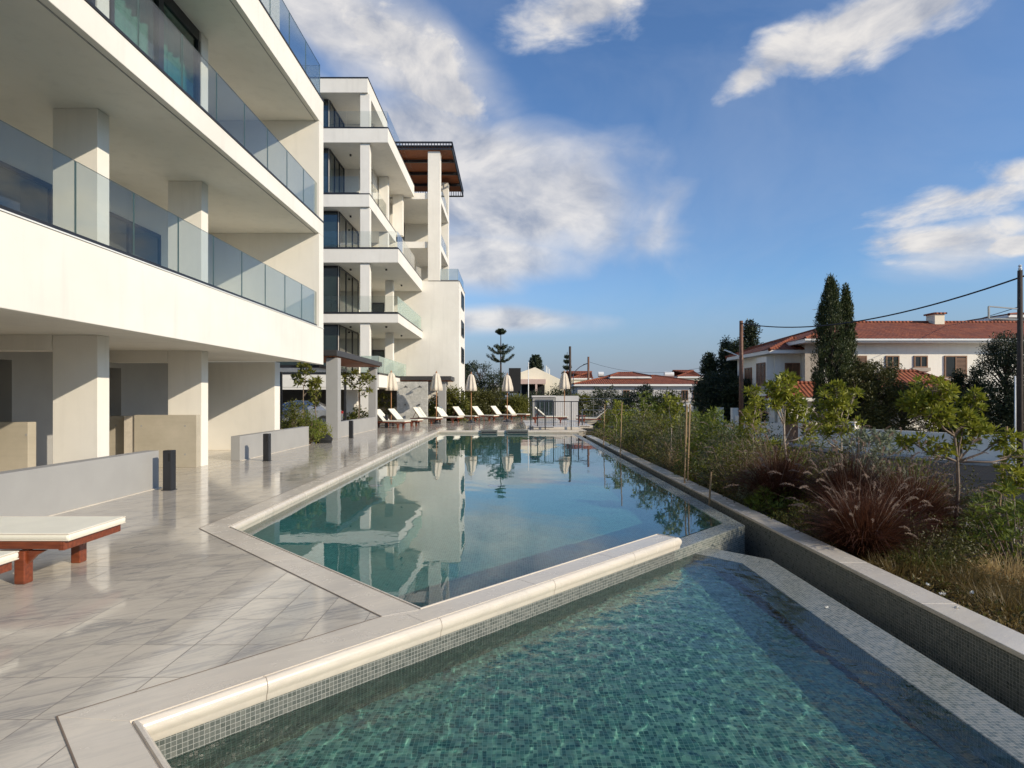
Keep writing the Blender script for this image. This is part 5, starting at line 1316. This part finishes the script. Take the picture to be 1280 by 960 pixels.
# island pines: tiers of upcurved branches
def island_pine(lab, px, Y, top, tiers, base=-1.4):
    x = PX(px, Y); t = thing('island_pine', lab, 'tree', (x, Y, base), group='island pines in the distance'); b = MB()
    H = top-base; b.tube([(0, 0, 0), (0, 0, H)], [.22, .04], 8); L_ = []
    for (py, rp, n) in tiers:
        z = PZ(py, Y)-base; r = rp/727*Y
        for k in range(n):
            a = 6.283*k/n+z; pts_ = [Vector((math.cos(a)*r*u, math.sin(a)*r*u, z+r*(.62*u*u-.16*u))) for u in (0, .35, .7, 1)]
            b.tube(pts_, [.07, .05, .04, .02], 5, cap=False)
            for u in np.linspace(.25, 1, 10):
                p = Vector((math.cos(a)*r*u, math.sin(a)*r*u, z+r*(.62*u*u-.16*u))); L_.append((p.x, p.y, p.z+.04))
    b.build('trunk', 'dark_bark', t, local=True, smooth=True)
    v, f = clumps(np.array(L_), .0013*Y, 22, .0028*Y, .0009*Y); np_mesh('crown', v, f, 'pine_needle', t)
Y = 75
island_pine('large open-tiered island pine standing alone against the sky', 626, Y, PZ(412, Y), [(452, 17, 7), (442, 16, 6), (436, 8, 6), (417, 6, 6), (414, 3, 5)])
island_pine('dense dark island pine peeking over the cream gabled building', 669.5, 100, PZ(443, 100), [(447, 4, 6), (451, 6, 7), (455, 7.5, 8), (459, 8, 8), (463, 9, 8), (468, 9, 8)])
island_pine('thin spindly island pine just left of the dark utility pole', 709, 90, PZ(440, 90), [(447, 2.5, 5), (453, 3.5, 6), (461, 4.5, 6), (469, 5.5, 7), (478, 6, 7)])
island_pine('small island pine beside the corner of the second block', 582.5, 85, PZ(455, 85), [(458, 2.5, 6), (463, 4, 6), (468, 5, 7), (473, 5.5, 7), (479, 6, 7)])
# far tree belt on the horizon (reads as one mass)
N = 900; xs = rng.uniform(-40, 260, N); ys = rng.uniform(120, 170, N)
cs = np.stack([xs, ys, rng.uniform(-1, 1.6, N)+1.2*np.sin(xs*.13)], 1); v, f = clumps(cs, 2.2, 40, .8, .4)
o = np_mesh('far_trees', v, f, 'leaf_dark'); tag(o, 'distant belt of dark trees along the horizon', 'far trees', kind='stuff')
# ------------------------------------------------------------------ light, sky, camera
sun_to = Vector((1, -.6, .52)).normalized()
L = bpy.data.lights.new('sun', 'SUN'); L.energy = 4.6; L.angle = R(.53); L.cycles.is_caustics_light = True; L.color = (1.0, .875, .69)
so = bpy.data.objects.new('sun', L); COL.objects.link(so); so.rotation_euler = sun_to.to_track_quat('Z', 'Y').to_euler(); so.location = (20, -10, 20)
w = bpy.data.worlds.new('World'); sc.world = w; w.use_nodes = True; g = G(w.node_tree)
sky = g.n('ShaderNodeTexSky', sky_type='NISHITA'); sky.sun_disc = False
sky.sun_elevation = math.asin(sun_to.z); sky.sun_rotation = math.atan2(sun_to.x, sun_to.y)
sky.altitude = 100; sky.air_density = 1.1; sky.dust_density = .6; sky.ozone_density = 2.2
d = g.vm('NORMALIZE', g.o(g.n('ShaderNodeTexCoord'), 'Generated'), (0, 0, 0)); dx, dy, dz = g.sep(d)
def blob(px, py, rx, rz, soft=1.0, rot=0.):
    c = Vector(((px-638)/727, 1, (497-py)/727)); k = 1/c.length; c *= k
    ex = Vector((0, 0, 1)).cross(c).normalized()*-1; ez = c.cross(ex)*-1
    if ez.z < 0: ez = -ez
    if ex.x < 0: ex = -ex
    if rot: ex, ez = ex*math.cos(rot)+ez*math.sin(rot), ez*math.cos(rot)-ex*math.sin(rot)
    a = (dx*ex.x+dy*ex.y+dz*ex.z)*(727/(rx*k)); b = (dx*ez.x+dy*ez.y+dz*ez.z)*(727/(rz*k))
    f = (dx*c.x+dy*c.y+dz*c.z)
    r = (a*a+b*b).pow(.5); return g.mr(r, soft*1.45, .0, 0, 1)*f.gt(0.0)
q = g.vm('MULTIPLY', d, (1., 1., 1.8))
wrp = g.o(g.n('ShaderNodeTexNoise', {'Vector': q, 'Scale': 2.5, 'Detail': 3}), 'Color')
q2 = g.vm('ADD', q, g.vm('MULTIPLY', g.vm('SUBTRACT', wrp, (.5, .5, .5)), (.22, .22, .22)))
nA = g.noise(q2, 5.0, 9, .57, .15); nS = g.noise(q2, 2.4, 7, .5, .4)
def mx(lst):
    m = None
    for a_ in lst: m = blob(*a_) if m is None else m.max(blob(*a_))
    return m
# soft veils and anvils
soft = mx([(640, 262, 240, 95, 1., -.08), (600, 320, 190, 60, 1.), (520, 200, 110, 100, 1., -.3), (440, 30, 210, 75, 1., -.3), (1200, 300, 120, 60, 1.), (640, 400, 170, 26, 1.), (150, 40, 300, 120, 1.)])
puff = mx([(1060, 35, 140, 50, 1., .25), (975, 72, 95, 40, 1., .45), (940, 95, 60, 28, 1., .5), (1150, 10, 70, 35, 1.), (725, 14, 95, 42, 1.), (545, 105, 75, 26, 1., -.6), (480, 45, 90, 45, 1., -.4), (1210, 248, 115, 32, 1., .15), (1170, 300, 90, 30, 1.), (1265, 215, 65, 32, 1.), (1270, 305, 40, 14, 1.), (1560, 100, 200, 90, 1.)])
dS = g.mr((nS-.5)*1.5+soft*.95, .22, .72, 0, 1, 'SMOOTHSTEP')*g.mr(soft, 0., .15, 0, 1)
dP = g.mr((nA-.5)*2.4+puff*1.0, .26, .78, 0, 1, 'SMOOTHSTEP')*g.mr(puff, 0., .12, 0, 1)
veil = g.mr(g.noise(q2, 1.7, 6, .6, .6), .48, .8, 0, .26)
al = (dS*.86).max(dP*.95).max(veil).clamp()
nl = g.noise(g.vm('ADD', q2, (.03, -.01, .05)), 5.0, 9, .57, .15)
shade = g.mr((nA-nl)+(g.noise(q2, 12., 5, .55)-.5)*.04, -.16, .09, 0, 1)
ccol = g.mix(shade, (.44, .48, .58), (1.0, .96, .92)); ccol = g.mix((dS.max(dP)), (.60, .68, .84), ccol)
skyc = g.vm('MULTIPLY', g.o(sky), (.75, .97, 1.24))
cl = g.vm('SCALE', ccol, (0, 0, 0)); cl.s.node.inputs['Scale'].default_value = 6.6
hz = g.mr(dz, .0, .20, 1, 0, 'SMOOTHSTEP')
hazecol = g.vm('SCALE', g.comb(.54, .61, .80), (0, 0, 0)); hazecol.s.node.inputs['Scale'].default_value = 4.0
fin = g.mix(hz*.9, skyc, hazecol)
fin = g.mix(al, fin, cl)
bg = g.n('ShaderNodeBackground', {'Color': fin, 'Strength': .13})
g.n('ShaderNodeOutputWorld', {'Surface': g.o(bg)})
cam = bpy.data.cameras.new('camera'); co_ = bpy.data.objects.new('camera', cam); COL.objects.link(co_); sc.camera = co_
co_.location = (0, 0, HC); co_.rotation_euler = (R(90), 0, 0); cam.lens = 727/1280*36; cam.sensor_width = 36
cam.shift_y = 17/1280; cam.shift_x = 2/1280; cam.clip_start = .05; cam.clip_end = 4000
sc.view_settings.view_transform = 'Standard'; sc.view_settings.look = 'None'; sc.view_settings.gamma = 1; sc.view_settings.use_curve_mapping = False
sc.view_settings.exposure = 0.0
sc.render.engine = 'CYCLES'; sc.cycles.max_bounces = 10; sc.cycles.transparent_max_bounces = 24; sc.cycles.glossy_bounces = 5; sc.cycles.diffuse_bounces = 4
sc.cycles.caustics_reflective = False; sc.cycles.caustics_refractive = True; sc.cycles.sample_clamp_indirect = 6
